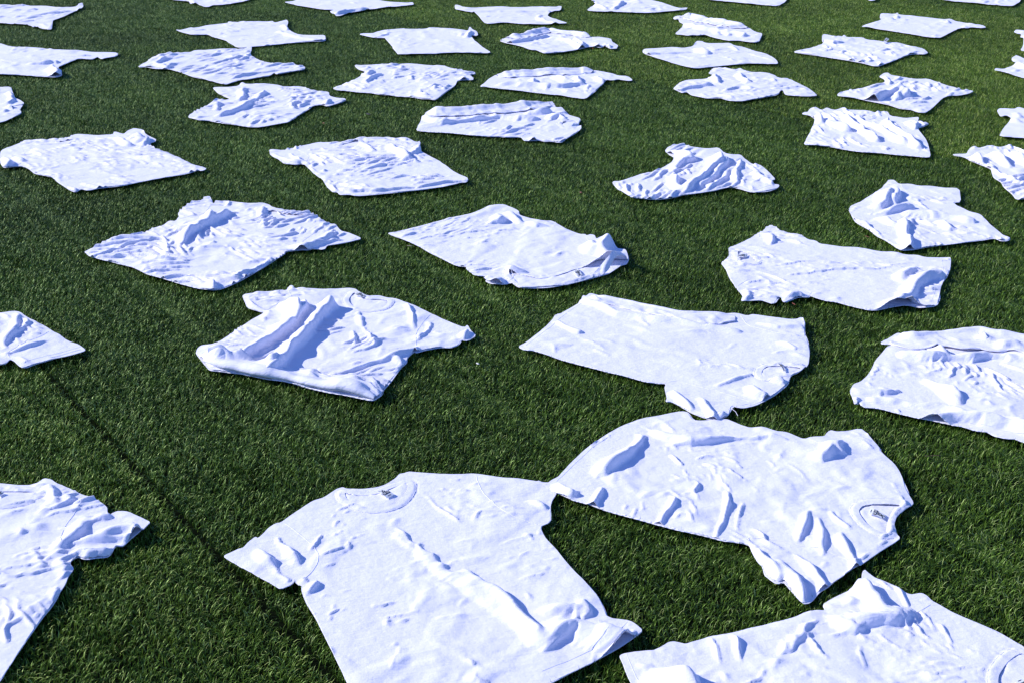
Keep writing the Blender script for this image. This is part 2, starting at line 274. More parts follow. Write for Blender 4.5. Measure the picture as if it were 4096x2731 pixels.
dict(l='narrow white T-shirt folded lengthwise into a thick roll along its far side', st=0.95, e=0.03, o=[121.2,997.3,125.4,1007.2,132.1,1002.2,135.6,1004.7,142,992.4,154.6,975.7,164.5,964,170.1,956.3,172.2,934.5,175.9,929.8,173.4,917.9,167.5,897.7,164.6,894.5,160.5,898.1,156.1,902.2,147.5,903.4,139.1,915.8,135.5,927.2,131.8,922.1,127.6,924.2,122.9,922.1,118.2,926.3,114.2,927.2,119.5,943.7,126.4,968.7,123.6,978,124.6,990,121.7,988.6], r=[(4.5,2.5,[122.6,965.2,135.3,944.4,151,927.9,163,914.9]),(3,2,[144.3,937.7,144,920.3]),(3,2,[150.4,933.3,150,916]),(2.5,1.8,[131.9,923.2,135.3,910.5])], sl=[[121.6,1000.4,125.8,1010.4,136,1007.9,130.5,976.4,126.8,971.7,124,981.1]], ro=[(2,7,[125.5,994.2,134.9,999.1,141.2,986.9,153.8,970.3,163.6,958.7,169.2,950.6])]),
dict(l='flat white T-shirt on the bright turf with a bunched tube sleeve and tiny peak', st=1.2, e=0.012, o=[252.3,957.2,256.8,965.3,264.5,973.9,275.1,988,276.2,997.6,280.9,1014,284.3,1016.8,292.5,1014,296.9,1025.2,294,1011.2,299.8,1008.5,314.3,997.6,321.5,989.6,327.5,992.2,327.7,981.7,333,973.9,335.6,968.8,341.6,966.3,341.6,953.8,337.5,951.3,331.2,955.2,327.4,951.3,321.6,951.3,314,940.6,296.7,913.4,293.2,912.5,286.5,917,279.7,927.3,268.5,940.6,259.6,951.3,257.8,957.2], r=[(3,2,[275.3,990,285,987.3]),(3,1.4,[290.7,1004.7,286.7,990]),(1.5,1.4,[275.1,975.5,289.1,970.4]),(2,1.5,[321.1,977.7,319.6,967.3]),(2.5,1.6,[319.9,946.7,326.1,953.2,332.3,946.7])], sl=[[275.9,991.1,277.1,1000.7,281.8,1017.2,294.9,1014.4,290.7,1000.7],[328.7,984.8,342.7,969.3,342.7,956.7,332.3,958.2,322.6,954.3,324,966.8]]),
dict(l='white T-shirt with crumpled chest and a neck tag sticking up at its collar', st=0.9, e=0.045, o=[184.2,860.3,188.7,865.6,200.2,876.1,211.4,892,211.9,902.1,217.2,924.9,219.8,926.3,223.6,918,229.1,917,232,922.6,231.7,914.3,242.1,914.3,243.7,904.3,249.5,902.1,252.3,897.7,254.7,894.6,261.8,894.6,265.7,880.3,267.6,876.1,272.6,871.9,271.2,856.6,267.7,852.6,262.2,854.2,256.8,851.4,241.2,829.9,232.9,820.4,226.6,813,223.6,815.6,219.9,824.2,213.7,831.8,204.3,839.5,195.3,849.4,188.2,855.4], r=[(3,2,[211.8,894.6,218.1,888,226.8,894.6]),(3.5,2,[258,851.4,262.9,855.5,260.4,841.3]),(2,1.8,[214.9,887,217.6,878.4]),(2,2,[239.9,902.5,239.5,891.4])], sl=[[212.1,894.8,212.6,904.9,217.9,927.8,229.8,919.9,223.7,900.5],[266.5,883.1,273.4,874.6,272,859.3,263,856.9,257.6,854.1]], tg=[249.7,888,250.5,883.7,257.3,900.4,256.9,905.8]),
dict(l='smooth white T-shirt with a lumpy sleeve hump and rounded curled hem', st=0.9, e=0.018, o=[85.5,858.6,86.8,868,89.1,870.7,97.9,873.7,108.2,877.6,113.4,873.7,120.8,879.5,126,900.5,129.5,899.3,131.3,891.3,139.9,891.3,147.3,892.5,148.8,883.4,154.2,877.6,157.7,867.6,160.5,861.6,164.6,855.3,167.4,841.5,167.9,832,166.6,820.6,162.1,820.6,153.7,822.3,149.4,823,146.7,823,138.5,817.8,123,811.1,113.8,806.1,110.2,808.8,105.1,816.2,99.6,826.4,95.7,833.4,90.7,844,87.3,851.3], r=[(3,2,[85.6,848.9,95.4,850.7,105.9,852.5,118,858.2]),(5,2.5,[122,871.2,122.4,858.5,129,850.9]),(2.5,2,[145.7,878.2,147.5,862.8]),(2,1.5,[153.1,854.3,160.9,839.7,165.3,830.8]),(1.5,1.3,[133.1,849.6,140.1,828.1])], sl=[[121.2,882.3,126.4,903.4,129.9,902.1,133.4,880.3,126,872.6],[156.6,874.5,165.2,858,167.1,823.1,149.9,825.5,153.3,850.3]]),
dict(l='white T-shirt cut by the view edge with only a forked sleeve showing', st=1.2, e=0.03, o=[355.3,936.7,360.1,945.4,363.8,940.6,369.4,922.6,349.7,869.8,335.6,862.3,334.4,865.6,341.6,880.3,354,913.4,351.8,914.3,357.3,927.3,354.9,929.6], r=[(3,2,[351.8,924.4,355.1,917.4,358,903.6])]),
dict(l='white T-shirt with a pointed flat corner and a hooked sleeve above it', st=1.2, e=0.03, o=[295,800.3,297.9,805.7,302.3,803.9,310.5,813,318.2,820.4,316.1,829.9,320.5,841.5,326,848.6,326.7,837.6,333.6,814.9,317.7,772.7,304.7,776.7,302.6,784.6,299.3,793.3,297.6,798.6], r=[(4,2,[315.6,825,315.3,811.7,314.9,797]),(2.5,2,[304.7,797.4,313.2,801])]),
dict(l='white T-shirt cut by the view edge showing its folded neck opening', st=0.9, e=0.03, o=[-306.4,747.6,-295.2,750.5,-292.1,751.9,-290.2,751.9,-287.3,746.2,-280.3,730.7,-276.8,722.5,-272,717.1,-267.5,710.5,-266.6,701.5,-264.6,693.9,-262.1,690.1,-260.9,685.2,-261.8,677.9,-262.7,669.6,-264.8,666.1,-275.3,664.9], r=[(4,2,[-283.4,732.6,-276.3,717.4,-275.4,706.7]),(3,2,[-263.8,699.4,-269.1,698.1,-276.9,700.7]),(3,2,[-279.7,708.5,-273.9,708.5]),(2.5,2,[-272.3,687.7,-269.5,692.7])], sl=[[-296.1,752.8,-291.1,754.3,-277.7,724.8,-288,730.2]], ho=[-271.8,701.8,-269.2,704.4,-267.1,705.7,-265.8,698,-264.1,690.4,-267.5,692.9]),
dict(l='crinkled white T-shirt with one forked sleeve and a sleeve peak behind the collar', st=0.82, e=0.065, o=[-172.7,751.1,-169.8,751.9,-163.6,751.9,-158.7,754.8,-158.5,765.2,-155.2,759.3,-152.7,759.3,-146.1,760.7,-136.3,757.8,-131.8,752.8,-120,751.9,-115.9,744.7,-110.3,739.6,-104.1,738.5,-102.5,728,-96.8,722.5,-93.1,722,-91.9,717.7,-93.3,713.2,-97.5,705.3,-100,702,-102.9,706.6,-108,705.3,-110,695.1,-113.6,677.9,-115.7,666.1,-118.6,663.8,-128.2,655.8,-133.8,656.9,-139.7,659.2,-147.7,663.8,-153.9,667.3,-157.8,670.1,-162.9,670.8,-167.3,675.5,-170.2,677.9,-170.3,684,-168,693.9,-165.7,701.5,-165,711.9,-164,721.2,-159.6,717.1,-156.3,721.2,-162.1,729.3,-166.2,734.9], r=[(4,1.8,[-154.2,744,-149.2,722.8,-150.7,712]),(4,2.5,[-139.3,736.8,-142.1,722.8,-142.9,701.4,-148.1,689.9,-155.4,676.2]),(3,2,[-160.3,707.2,-158.5,690.5]),(4,1.5,[-101.5,719.5,-101.6,706.7,-103.8,701.4]),(2,1.5,[-164.9,675.1,-155.2,682.4])], sl=[[-173.2,753.4,-159.2,757.2,-159,767.6,-149.6,735.8,-156.8,723.4,-166.8,737.2],[-110.7,741.9,-104.5,740.8,-102.8,730.2,-92.2,719.9,-100.3,704.2,-108.3,707.6,-111.9,724.8]], ho=[-133,749,-129,746.7,-123.4,742.4,-122.3,738.7,-126,739.6,-130.1,742.4]),
dict(l='crinkled white T-shirt spread as a wide diamond with a rolled cuff on its sleeve', st=0.82, e=0.055, o=[-103,748.2,-102.1,751.1,-99,756.3,-98.3,760.7,-95.1,765.2,-91.6,778.9,-88.8,794.7,-93.7,804.5,-98.5,815.5,-91.7,816.2,-85.2,817.8,-80.1,820.2,-70.7,818.9,-68.2,821.2,-61.5,821.2,-51.9,815.5,-42.6,814.5,-36.9,806.1,-28.7,796.3,-22.8,793.1,-22.1,789.9,-25.8,785.2,-23.4,778.9,-23.5,771.9,-29.2,772.8,-32.3,770.6,-33,756.3,-36.6,741.9,-39.7,729.3,-42.1,718.5,-45.7,721.2,-49.9,721.2,-54.9,725.2,-63.4,728,-67.9,731.3,-74.6,732.1,-80.4,736.8,-88.5,739.1,-95,743.3,-99.4,744.2], r=[(4,2,[-85.7,797.6,-86.1,788.4,-86.4,778.9]),(3.5,2,[-77.7,787.7,-83.2,778.2,-86.9,759.7]),(3.5,2,[-28.6,775.1,-25.2,767.3,-23.5,761.3]),(2,1.5,[-67.4,811.8,-67.7,798.5]),(1.5,1.2,[-97.5,754.5,-93.8,754.5,-82.8,742.9])], sl=[[-98.8,818,-85.5,820.4,-79.1,808.7,-86.3,795.6,-89.1,797.2],[-32.8,800.5,-22.2,792.4,-23.3,774.3,-32.4,773.1,-36,782.9]], ho=[-60.7,814.8,-57,813.4,-51.5,808.7,-53.2,804.7,-57.2,806]),
dict(l='white T-shirt with its far third rolled into thick folds and a twisted sleeve', st=0.82, e=0.02, o=[-18.6,753.4,-16.3,762.2,-13.5,775.8,-9.8,785.2,-7.2,786.8,0.5,789.9,12.7,793.1,23.8,796.3,27.2,801.2,34.2,798,42.8,802.2,48.4,797,50.5,799.6,54.9,796.3,60.9,789.9,63.6,783.6,69.2,782,71.5,771.9,69.4,768.8,62.9,774.3,59.5,770.6,55.9,772.8,53.3,762.2,50.9,753.4,46.4,739.1,41.9,723.9,40,721.2,36,723.9,31.4,726.6,27.4,730.7,22,732.1,14.9,736.3,5.3,741.3,-6.9,747.6,-10.6,749,-14.9,752.8], r=[(4.5,2.2,[-9.4,756.4,2.3,754.9,10.9,753.4,22.4,747.5,32.3,750.4,40,759.4]),(4,2,[12.4,772.6,12.8,757.3]),(4.5,2.2,[26.4,777,29.8,767,36.4,760.9]),(4.5,2,[39.7,778.9,38.4,764,41,754.9]),(4,1.8,[49.3,779.5,51.8,769.5,54.5,763.4]),(3,1.6,[55.5,768.3,61.7,767.6,69.6,760.7]),(1,1,[45.7,759.8,41.1,731.2])], sl=[[50.7,802.1,61.1,792.4,69.4,784.5,71.8,774.3,63.1,776.7,56.1,775.2,53.1,789.2]], ro=[(2,6,[-9.1,781.8,0.5,785.9,12.7,789,23.7,792.2,34.1,794.5,42.6,797.1,49.6,794.5])]),
dict(l='heavily rumpled white T-shirt with a thick rolled near edge on the bright turf', st=0.82, e=0.045, o=[92.8,748.2,95.4,754.8,99.1,765.2,103.6,771.9,112.7,773.7,119.3,775.8,122.3,783.6,121.5,786.8,118.7,789.9,121.7,799.6,126.6,808.8,132.1,806.1,135.9,801.2,140.7,806.8,141.5,799.6,144.7,794.7,149.1,791.5,157.3,786.4,158.5,777.7,164.8,774.3,166.9,764.3,169.3,754.5,171.1,742.2,171.4,729.9,164.9,728.2,158.6,729.9,153.8,731.8,155,743.6,153.7,743.6,150.1,732.9,139.3,723.9,132,719.3,127.8,715.8,124.8,715,119.9,717.7,116.7,723.9,109.4,722.5,104.2,728,101,731.3,99.8,740.5,96.9,736.8,95.1,741.9], r=[(4,2,[120,782,120.7,769.5,120.4,758.8]),(3.5,2.2,[91.8,735.8,99.7,746.4,109.7,752.3,116.8,755.3]),(4.5,2,[98.8,724.7,105,717.8,115.1,715.1,122,703.1]),(4,2,[136.7,785.2,136.4,769.5,138.4,758.8]),(3,2,[119.5,735.9,130.8,750.3,139,744.5]),(3,1.3,[151.7,730.8,149.6,723.3]),(2.5,2,[154.8,773.8,154.4,761.6])], sl=[[122.1,802.1,127,811.3,141.2,809.3,134.6,792.4,124.2,782.9,121.9,789.2],[167.4,766.7,172,732.2,154.3,734.1,155.5,745.9,161.5,758.7]]),
dict(l='white T-shirt pulled up into a tall cone-shaped peak in its middle', st=0.82, e=0.04, o=[183.2,729.8,185.3,735.9,191,742,201.2,748.3,210.6,758.9,215.3,761.1,219.6,766,220.8,774.4,220.1,781.1,225.3,791.5,228.2,793.3,227.7,784.6,232.3,781.1,238.1,774.4,247.1,774.4,250.3,764.4,252.8,754.7,255.8,751.5,256,743.6,263.5,742,258.4,734.3,251.7,729.8,247.7,729.8,242.9,726.8,238,719.4,230.5,705,223.7,692.4,219.8,687.8,216.6,689.7,215.1,695.2,209.8,696.6,206.1,706.4,203.3,710.1,195,717.9,192.2,722.3,187.9,725.9], r=[(6,3,[220.5,742.8,213.8,730.2,204.5,719.5,188.9,703.2]),(6,3,[219.9,742.8,219.3,724,219.3,719.5]),(5,2.5,[220,738.1,210.8,713.6]),(3,2,[223,777.4,219.1,757.3]),(3,1.6,[249.1,737.5,241.1,719.8]),(2.5,1.8,[243,761.3,241.7,750])], sl=[[220.3,768.4,220.8,783.6,228.9,795.8,229.1,781.9,223.4,768.4],[252.9,757,256.6,753.8,264.3,744.4,252.5,732.1,243.7,729.1]]),
dict(l='white T-shirt with a rolled-back cuff and long streaming creases down its body', st=0.68, e=0.035, o=[-242.1,603.3,-243.5,609.2,-242.6,613.2,-239.7,622.3,-236.9,627.9,-234.2,627.5,-225.6,630,-219,633.8,-218.5,639.2,-215.1,640.3,-206.9,637.7,-199.1,639.8,-200.3,646.8,-193.9,640.3,-193.9,647.9,-192.1,653.5,-186.9,650.1,-182.8,640.3,-174.8,629.6,-174.5,626.4,-176.8,623.3,-175.8,619.2,-171.4,612.1,-166.1,607.2,-161.1,601.1,-154.1,592.5,-144.5,580.5,-140.9,579.6,-138.7,576.5,-140,573.3,-142.3,574.7,-146.2,568.9,-154.3,562.8,-162,556,-169.6,549.7,-177.6,546.9,-181.9,541.6,-185.8,545.3,-186.9,540,-190.1,542.9,-194.9,549.4,-199.8,556,-204.1,562,-208,565.4,-213.5,568.9,-218,575.1,-221.1,578.7,-224.3,581.4,-227.6,580.5,-231.2,578.3,-235,584.2,-240,597.5], wd=-0.25, r=[(3.5,1.8,[-195.3,631.4,-188.5,621.9,-182.5,614.7]),(5,2,[-187.3,627.5,-184.7,629.6,-179.7,622.2]),(4,2,[-182.3,633.7,-176.6,619.9]),(1.3,1.2,[-216.1,591.6,-202.1,587.9,-188.2,582.3,-169.9,577.8,-150.1,575.6]),(1.5,1.3,[-198.7,601.4,-185.6,599.5,-162.8,588.1]),(4,2.5,[-235.8,590,-231.8,584.4,-227.1,569.7]),(3,2,[-233,595.7,-224.8,586.2]),(2.5,1.6,[-207,564.6,-199.4,552.6,-188.2,541.8]),(3,1.4,[-186.9,539.3,-183.9,538.5]),(1.5,1.3,[-226,591.8,-217.2,593.7,-213.8,586.2])], sl=[[-242.9,605.2,-243.4,615.1,-240.4,624.2,-228.1,597.4,-225,583.2,-231.9,580.2,-240.8,599.4],[-199.7,641.8,-200.9,648.8,-192.7,655.5,-175.3,631.5,-177.1,624.2,-191.5,629.4]], ho=[-221.1,623.5,-218.2,626.8,-215.4,631.1,-214.5,626.8,-215.9,622.7,-218.6,620.6]),
dict(l='crinkled white T-shirt with open collar and an upturned shaded hem', st=0.64, e=0.045, o=[-115.8,608.8,-115.1,610.8,-108.7,609.2,-107.2,612.1,-105.3,613.2,-100.1,619.2,-93.7,625.4,-92,624.4,-82.3,625.4,-76.7,631.7,-74.9,633.8,-66.3,632.7,-61.3,635.5,-58.9,631.7,-52.9,634.9,-46.9,624.4,-44.9,626.4,-44.4,614.2,-42.6,605.2,-34.8,591.6,-29.9,581.4,-25.5,569.8,-21,563.7,-19.5,561.1,-19.8,554.7,-22.6,554.4,-28.3,548.5,-35.1,545.3,-48.4,539.6,-60.4,536.2,-66.1,534.9,-69,536.8,-73.5,536.2,-74.9,540.4,-77,540.4,-80.6,549.4,-83.8,559.4,-88.2,567.2,-91.8,576,-94.8,583.2,-97.1,585.6,-98.8,583.8,-104.4,585.1,-108.1,592.5,-111.3,597.3,-113.6,602.1], r=[(4,2,[-59.3,619.5,-57.4,609.6,-50.4,597.7,-47.8,588.1]),(3.5,1.8,[-44.4,611.6,-46.1,599.7,-51,597.7]),(2.5,1.8,[-105.6,603.1,-101.5,595.7,-97.4,588.1]),(2.5,2.5,[-112.8,601.1,-101.3,588.1,-93.9,584.4]),(2,1.6,[-72.3,534.7,-66.6,540.3,-57.4,538.7,-44.2,545.2,-20.8,556.9]),(3,2,[-72.4,621.8,-68.3,611.5,-64.5,603.5]),(2,1.5,[-91.9,577,-82.1,554.3,-74.1,537.9]),(3,1.6,[-20.2,553.3,-19.8,548.3])], sl=[[-116.1,610.7,-109.1,611.1,-105.6,615.1,-95.2,599.4,-95.1,585.1,-104.7,586.9,-114,604],[-61.5,637.5,-53,636.9,-47,626.3,-45.1,628.4,-44.5,616.1,-49.2,613.1,-56.3,625.3]], ho=[-83.1,615.7,-81.7,620.8,-75.7,627.3,-74.5,623.3,-77.3,618.1,-80.4,614.5]),
dict(l='white T-shirt folded lengthwise with its collar at the rounded end', st=0.68, e=0.03, o=[-48.1,649,-47.9,660.3,-46.4,680.3,-45.6,690.1,-40.5,690.1,-30.8,690.1,-22.4,692.6,-15.1,696.9,-9.3,698.4,-6.5,695.1,-0.7,701.5,3.9,701.5,5.6,704.1,10.3,707.9,19.1,711.3,22,710.5,24,698.9,26.9,700.2,28.8,688.9,30.2,681.5,34.9,675.5,35.3,670.8,34,661.5,35.5,654.6,33.6,646.8,30,639.2,26.6,631.7,24,624.4,19.1,627.5,16,626.4,13.9,628.5,8.7,627.5,5.8,627.1,4.8,633.8,2,634.9,-2.8,634.9,-6,635.9,-11.2,636.4,-19.2,638.1,-28.9,642.9,-35.9,644.6,-43.6,647.3], r=[(4,2.5,[-44.5,672.6,-36.7,661.9,-25.4,665.4,-14.5,671.4,-6.3,675,2.1,671.4,15.8,670.2]),(5,2.5,[6,681.7,13.3,681.7,20.7,685.4]),(4.5,2.2,[18.1,670.4,24.9,677.7,27.4,669.2]),(3,2,[18.7,695.6,17.2,680.5]),(3,2,[-9.7,684.2,-8.4,670.9]),(3.5,1.8,[9.8,629.3,15.8,619.8,22.8,614]),(2,1.6,[0.9,665.6,-1.8,651.8,-4.4,645.1])], sl=[[4.9,635.8,10,645.5,17.3,635.8,24,626.3,16,628.4,5.9,629]], ho=[25.2,661.6,27.9,666.7,31.9,669.1,34,666.7,32.3,659.7,29,652.9,26.4,655.2], ro=[(2,7,[-44.8,686.7,-30.7,686.7,-15,693,-0.7,698,10.2,703.1,19,707])]),
dict(l='white T-shirt with bold diagonal folds fanning from its shoulders and a looped sleeve', st=0.64, e=0.03, o=[153.8,685.1,156.1,688.9,157.6,688.4,161.1,698,164.6,699.4,165.6,692.4,170.2,699.4,171.8,695.2,174,693.8,180,700.7,180.3,693.8,184,693.8,189.9,692.4,193.5,687,196.7,689.7,200.7,690.5,199.2,680.3,205.7,675,210.4,676.4,213.4,676.4,210.2,667.3,215.1,663.5,211.3,658.4,205.9,654.2,205,644.9,203.8,630.8,201.6,619.4,196.1,596.7,193.1,597.7,188.7,599.8,181.1,602,173.7,605.2,165.3,607.3,158.6,611.7,154,616.1,146.8,619,141.7,620.5,145.8,633.1,151.6,649.8,158.2,672.4,157.5,677.7,157.7,681.6], wd=-1.32, r=[(4,2,[165.6,679.9,166,660.2,168.4,642.8]),(4.5,2,[174.9,679.1,175,658.1,176.6,638.3,179.2,624.1]),(3.5,2,[180.2,676.7,182.1,662.3,188.8,642.4,189.8,618.9]),(4.5,2,[194.1,669.8,192,650.5,193.6,628.8,195.1,610.5]),(3,1.7,[186.9,667,186.4,644.4,188.8,623.2]),(5,2.2,[156,674.2,160,674.2,158.9,661.1]),(3,1.5,[208.7,663.2,204.3,651.8]),(2.5,1.6,[203.4,665.3,204.2,651.4]),(1.3,1.3,[180.3,609.7,196.7,618.5]),(2,1.6,[162.1,671.3,164,661,164.1,646.1])], sl=[[154.3,687.3,161.6,700.1,166.1,694.6,161.7,677.2,158.7,674.5,158.2,683.8],[206.4,677.2,214.1,678.5,215.8,665.5,206.5,656.3,205.2,664.3]], ho=[183.8,678.2,186.7,682.2,189.7,679.5,187.7,674.3,184.4,673]),
dict(l='white T-shirt with a short tube sleeve, cut by the view edge beyond the looped-sleeve shirt', st=1.2, e=0.025, o=[259.9,692.4,262.7,697.1,266.3,696.6,270.2,695.2,274.1,700.7,275.8,696.6,285.2,688.4,262.6,628.5,252.9,633.1,241.5,635.4,246.8,647.4,253.4,659.7,261.8,675,261.1,681.6,256.7,677.7], r=[(4,2.2,[255.4,677.2,261.4,671.9,261.2,662.8]),(3,2,[268.8,687,266,672.3])], sl=[[260.7,694.6,274.9,702.9,268.2,682.4,262.7,677.2,257.5,679.8]]),
dict(l='white T-shirt with humped shoulders and a long thin sleeve tip, cut by the view edge', st=0.64, e=0.045, o=[207.4,600.9,209.3,602.4,215.5,603,219.1,611.7,223.4,617.2,223.3,611.7,231.1,618.3,234.7,613.9,241.3,619.9,241.2,611.7,242.8,605.2,250.6,589.4,224.7,521.5,215.5,529.5,212.2,528.7,213.1,538.1,213.5,547.8,214.8,556,213.8,561.6,215.6,568.2,217.2,577,215.7,582,214.1,587,212.4,590.1,212,597.3], r=[(5,2.2,[216.3,597.2,214.2,580.9,212.8,568.9]),(4,2.2,[225.1,601.9,227.1,588.7,227.1,576.5]),(4,2.2,[235,603.6,236,590.8,237.1,576.5]),(3.5,1.8,[218.8,584.4,217.7,570.4,218.5,560.8,221.6,547.7]),(2,1.6,[206.8,595.2,212.4,592.1])], sl=[[208.1,602.8,216.2,604.9,224.1,619.1,223.3,599.6,217.9,578.8,214.8,588.8]]),
dict(l='white T-shirt twisted and gathered with deep parallel folds and a rounded tail', st=0.64, e=0.04, o=[44,553.6,44.7,555.8,47.6,556.1,53.7,562.9,58,568.1,64.1,571.6,68.7,578.8,73.5,587,75.9,595.5,74.4,600.2,72.8,608.1,75.1,615,78.6,619.1,82.9,620.7,86.3,615,94.1,612,99.1,614.6,100.6,604.1,103.6,601.2,107.7,601.6,108.7,592.6,110.5,584.4,113.6,584.1,115.2,575,116.2,563.4,116.2,559.8,113.9,556.6,114,551.4,116.6,550.6,115,546,109.7,541.6,102.8,539.1,99.3,543.7,96.1,547,92.3,546.2,86.1,541.3,78.8,537.3,72.6,535,69.1,531.8,64.8,529.5,61.1,528.7,57.6,529.5,54.5,530.3,50.6,531.8,48.1,538.9,45.3,544.5], wd=1.12, r=[(5,3,[76.2,599.7,81.4,593.8,82.4,586.1]),(4,2.2,[81.7,588,76.4,584.3,72.8,569.6]),(5,2.2,[95.9,594.8,93.8,580.5,87.7,567.8,80.7,553.8,72.8,538.8]),(4,2,[98.6,589,93.5,571.4,85.6,555.6,79.4,543.9]),(3,1.8,[100.5,578.7,93.2,559.2,84.1,544.1]),(3,1.8,[105.8,588,100.3,571.5,98.1,549]),(4,2.5,[72.4,562.6,70.4,548.9,71.5,539]),(3.5,2,[71.5,538.3,67.1,535.9,59.2,537.5]),(3.5,1.8,[59.1,532.7,59.7,524.9]),(2,1.5,[46.3,545.9,51.4,536.2,55.2,528.4]),(3,1.8,[108.4,571.5,109.3,557.5,113.5,552.4])], sl=[[73,610,78.8,621,83.2,622.7,85.8,611,81.6,601.2,76.1,597.3],[103,566.4,111.8,573.4,116.5,561.6,117,552.3,103.1,540.8,98.9,549.5]]),
dict(l='white T-shirt with a square spread sleeve, a puffed middle and a curled hem corner', st=0.58, e=0.025, o=[138.8,514.7,141,519.6,143.2,522,148,528.7,154.1,537.2,159.7,545.1,162.8,551.4,166.8,558.8,168.6,557.9,168.9,551.4,173.5,551.4,176.8,548.7,182.4,548.7,187.6,546,193.2,545.1,187.7,525.3,184.1,525,184.1,520.4,185.5,517.1,187.3,510.7,190,507.5,189.3,496.8,189.9,486.4,190,481.3,191.7,477.5,189.1,475,186.4,475,184.9,478.5,179.5,475.7,172.4,472.9,165.3,470.1,158.1,468.1,150.5,464.7,145.9,463.6,144.8,466.1,143.9,470.8,142.9,475.7,141.1,480.6,139.7,487.9,138,493.8,136.7,499,138.3,508.3], r=[(5,2.5,[160.9,539.4,156,525.5,149.6,513.8]),(4,2,[164.5,542,158.1,520.4]),(4.5,2,[165.3,515.4,158.9,513,153.3,509.7,145.6,507.3]),(5,2.2,[136.9,502.5,136.8,494.8,138.3,485.7]),(4,1.8,[156.7,499.5,151.5,480,148.9,461.9]),(3.5,1.7,[139.2,494.2,142.5,477.2,147.1,464.7]),(3.5,2.5,[158,509,166.5,505.8,179.6,502.7,185.5,496.5]),(3,2,[169.9,498.1,170.6,483.8]),(4,2,[147.7,504.2,149.3,499.5,152.3,491.8]),(3,1.6,[160.1,501.1,157.9,492]),(2.5,1.5,[183.5,473.9,186.7,475.3]),(1.5,1.4,[163.6,498.2,166,490.7])], sl=[[169.5,553.2,177.4,550.5,193.8,546.9,188.3,527,184.7,526.6,178,527,171.1,532,168.5,542.4]]),
dict(l='white T-shirt crumpled all over its chest with an open collar and double hem edge', st=0.54, e=0.06, o=[-159.7,461.8,-159,463.3,-155.9,470.4,-152.6,477.4,-147.9,481.3,-142.8,483.9,-141.3,489.2,-138.1,493.3,-137.1,499.5,-134.4,498.8,-134.4,506.2,-135.8,508.7,-135.5,516.7,-133.7,524.2,-132,526.4,-129.5,524.9,-130,530.3,-128.7,531.8,-126.3,528.7,-124.6,521.9,-123.4,525.7,-119.6,526.9,-113.3,524.2,-109,522.7,-104.3,523.4,-101.8,521.9,-98.3,516.7,-89.5,510.8,-83,511.1,-78.1,503.7,-75.8,499.5,-71.4,494.7,-70.2,495.3,-67,486.6,-63.9,484.6,-60.2,480.6,-57.8,477.4,-61.1,474.2,-64.5,471.9,-67.1,470.4,-70.1,468.6,-70.3,464.2,-74.4,464.9,-76.6,463.6,-79.1,464.2,-82.1,463,-84.7,461.8,-84.6,458.8,-87.1,452.3,-90.5,443.1,-93.1,436.4,-95.8,430.4,-99.2,425.1,-101.2,422.5,-103.6,421.7,-109.3,424.1,-117.9,429.4,-124.7,434.2,-129.2,437,-133.2,440.8,-137.6,445.9,-144,449.4,-150.8,452.9,-156,456.1], r=[(1.8,1.5,[-130,489.9,-135.1,476.7,-142.7,471.6,-149.2,461.7,-155,454.5]),(5,1.8,[-124.6,514.6,-121.1,499.2,-120.5,493.6]),(4.5,2.5,[-116.2,511.8,-117.5,503,-121.3,493.1,-125.4,481.6,-126.8,468.6]),(3,2,[-134.2,490.3,-129.4,487.6,-124.4,493]),(1.5,1.2,[-137.7,467.5,-122.4,465.6,-105.8,464.4]),(1,1,[-136.8,444.5,-125.4,437.2,-112.8,431.8,-102.3,426.4]),(2,1.6,[-103,517,-101,500.4,-96.1,486.6]),(3.5,2,[-69.2,484.7,-71.7,475.5,-78.1,464.1]),(2.5,1.8,[-65.7,475.9,-73,469.5,-78.1,463.3]),(2.5,1.6,[-78.6,464.5,-83.3,458.4,-89.5,448.9,-97.8,432]),(3,1.6,[-104.2,427.4,-102.3,420])], sl=[[-71.6,496.2,-70.4,496.9,-57.9,478.9,-70.5,465.7,-79.3,465.7,-80.1,473.2,-77.1,483.5],[-134.8,507.8,-136.3,510.3,-132.4,528.1,-129.1,533.5,-125,523.5,-124.8,509.5,-129.2,503.9,-134.1,501]], ho=[-99.7,511.2,-98,505.4,-94.3,500.9,-89.9,500,-86.1,503.3,-83.2,506.3,-88.8,506.5,-93.4,508.8,-97.5,512.6], tg=[-95.7,509.3,-94.2,506.4,-91.8,504,-93.8,507.9], hm=[-158.1,460.2,-151.8,456.1,-138.5,449.1,-125.8,438.3,-110.3,428.6,-104.2,425.9,-100.2,430.2]),
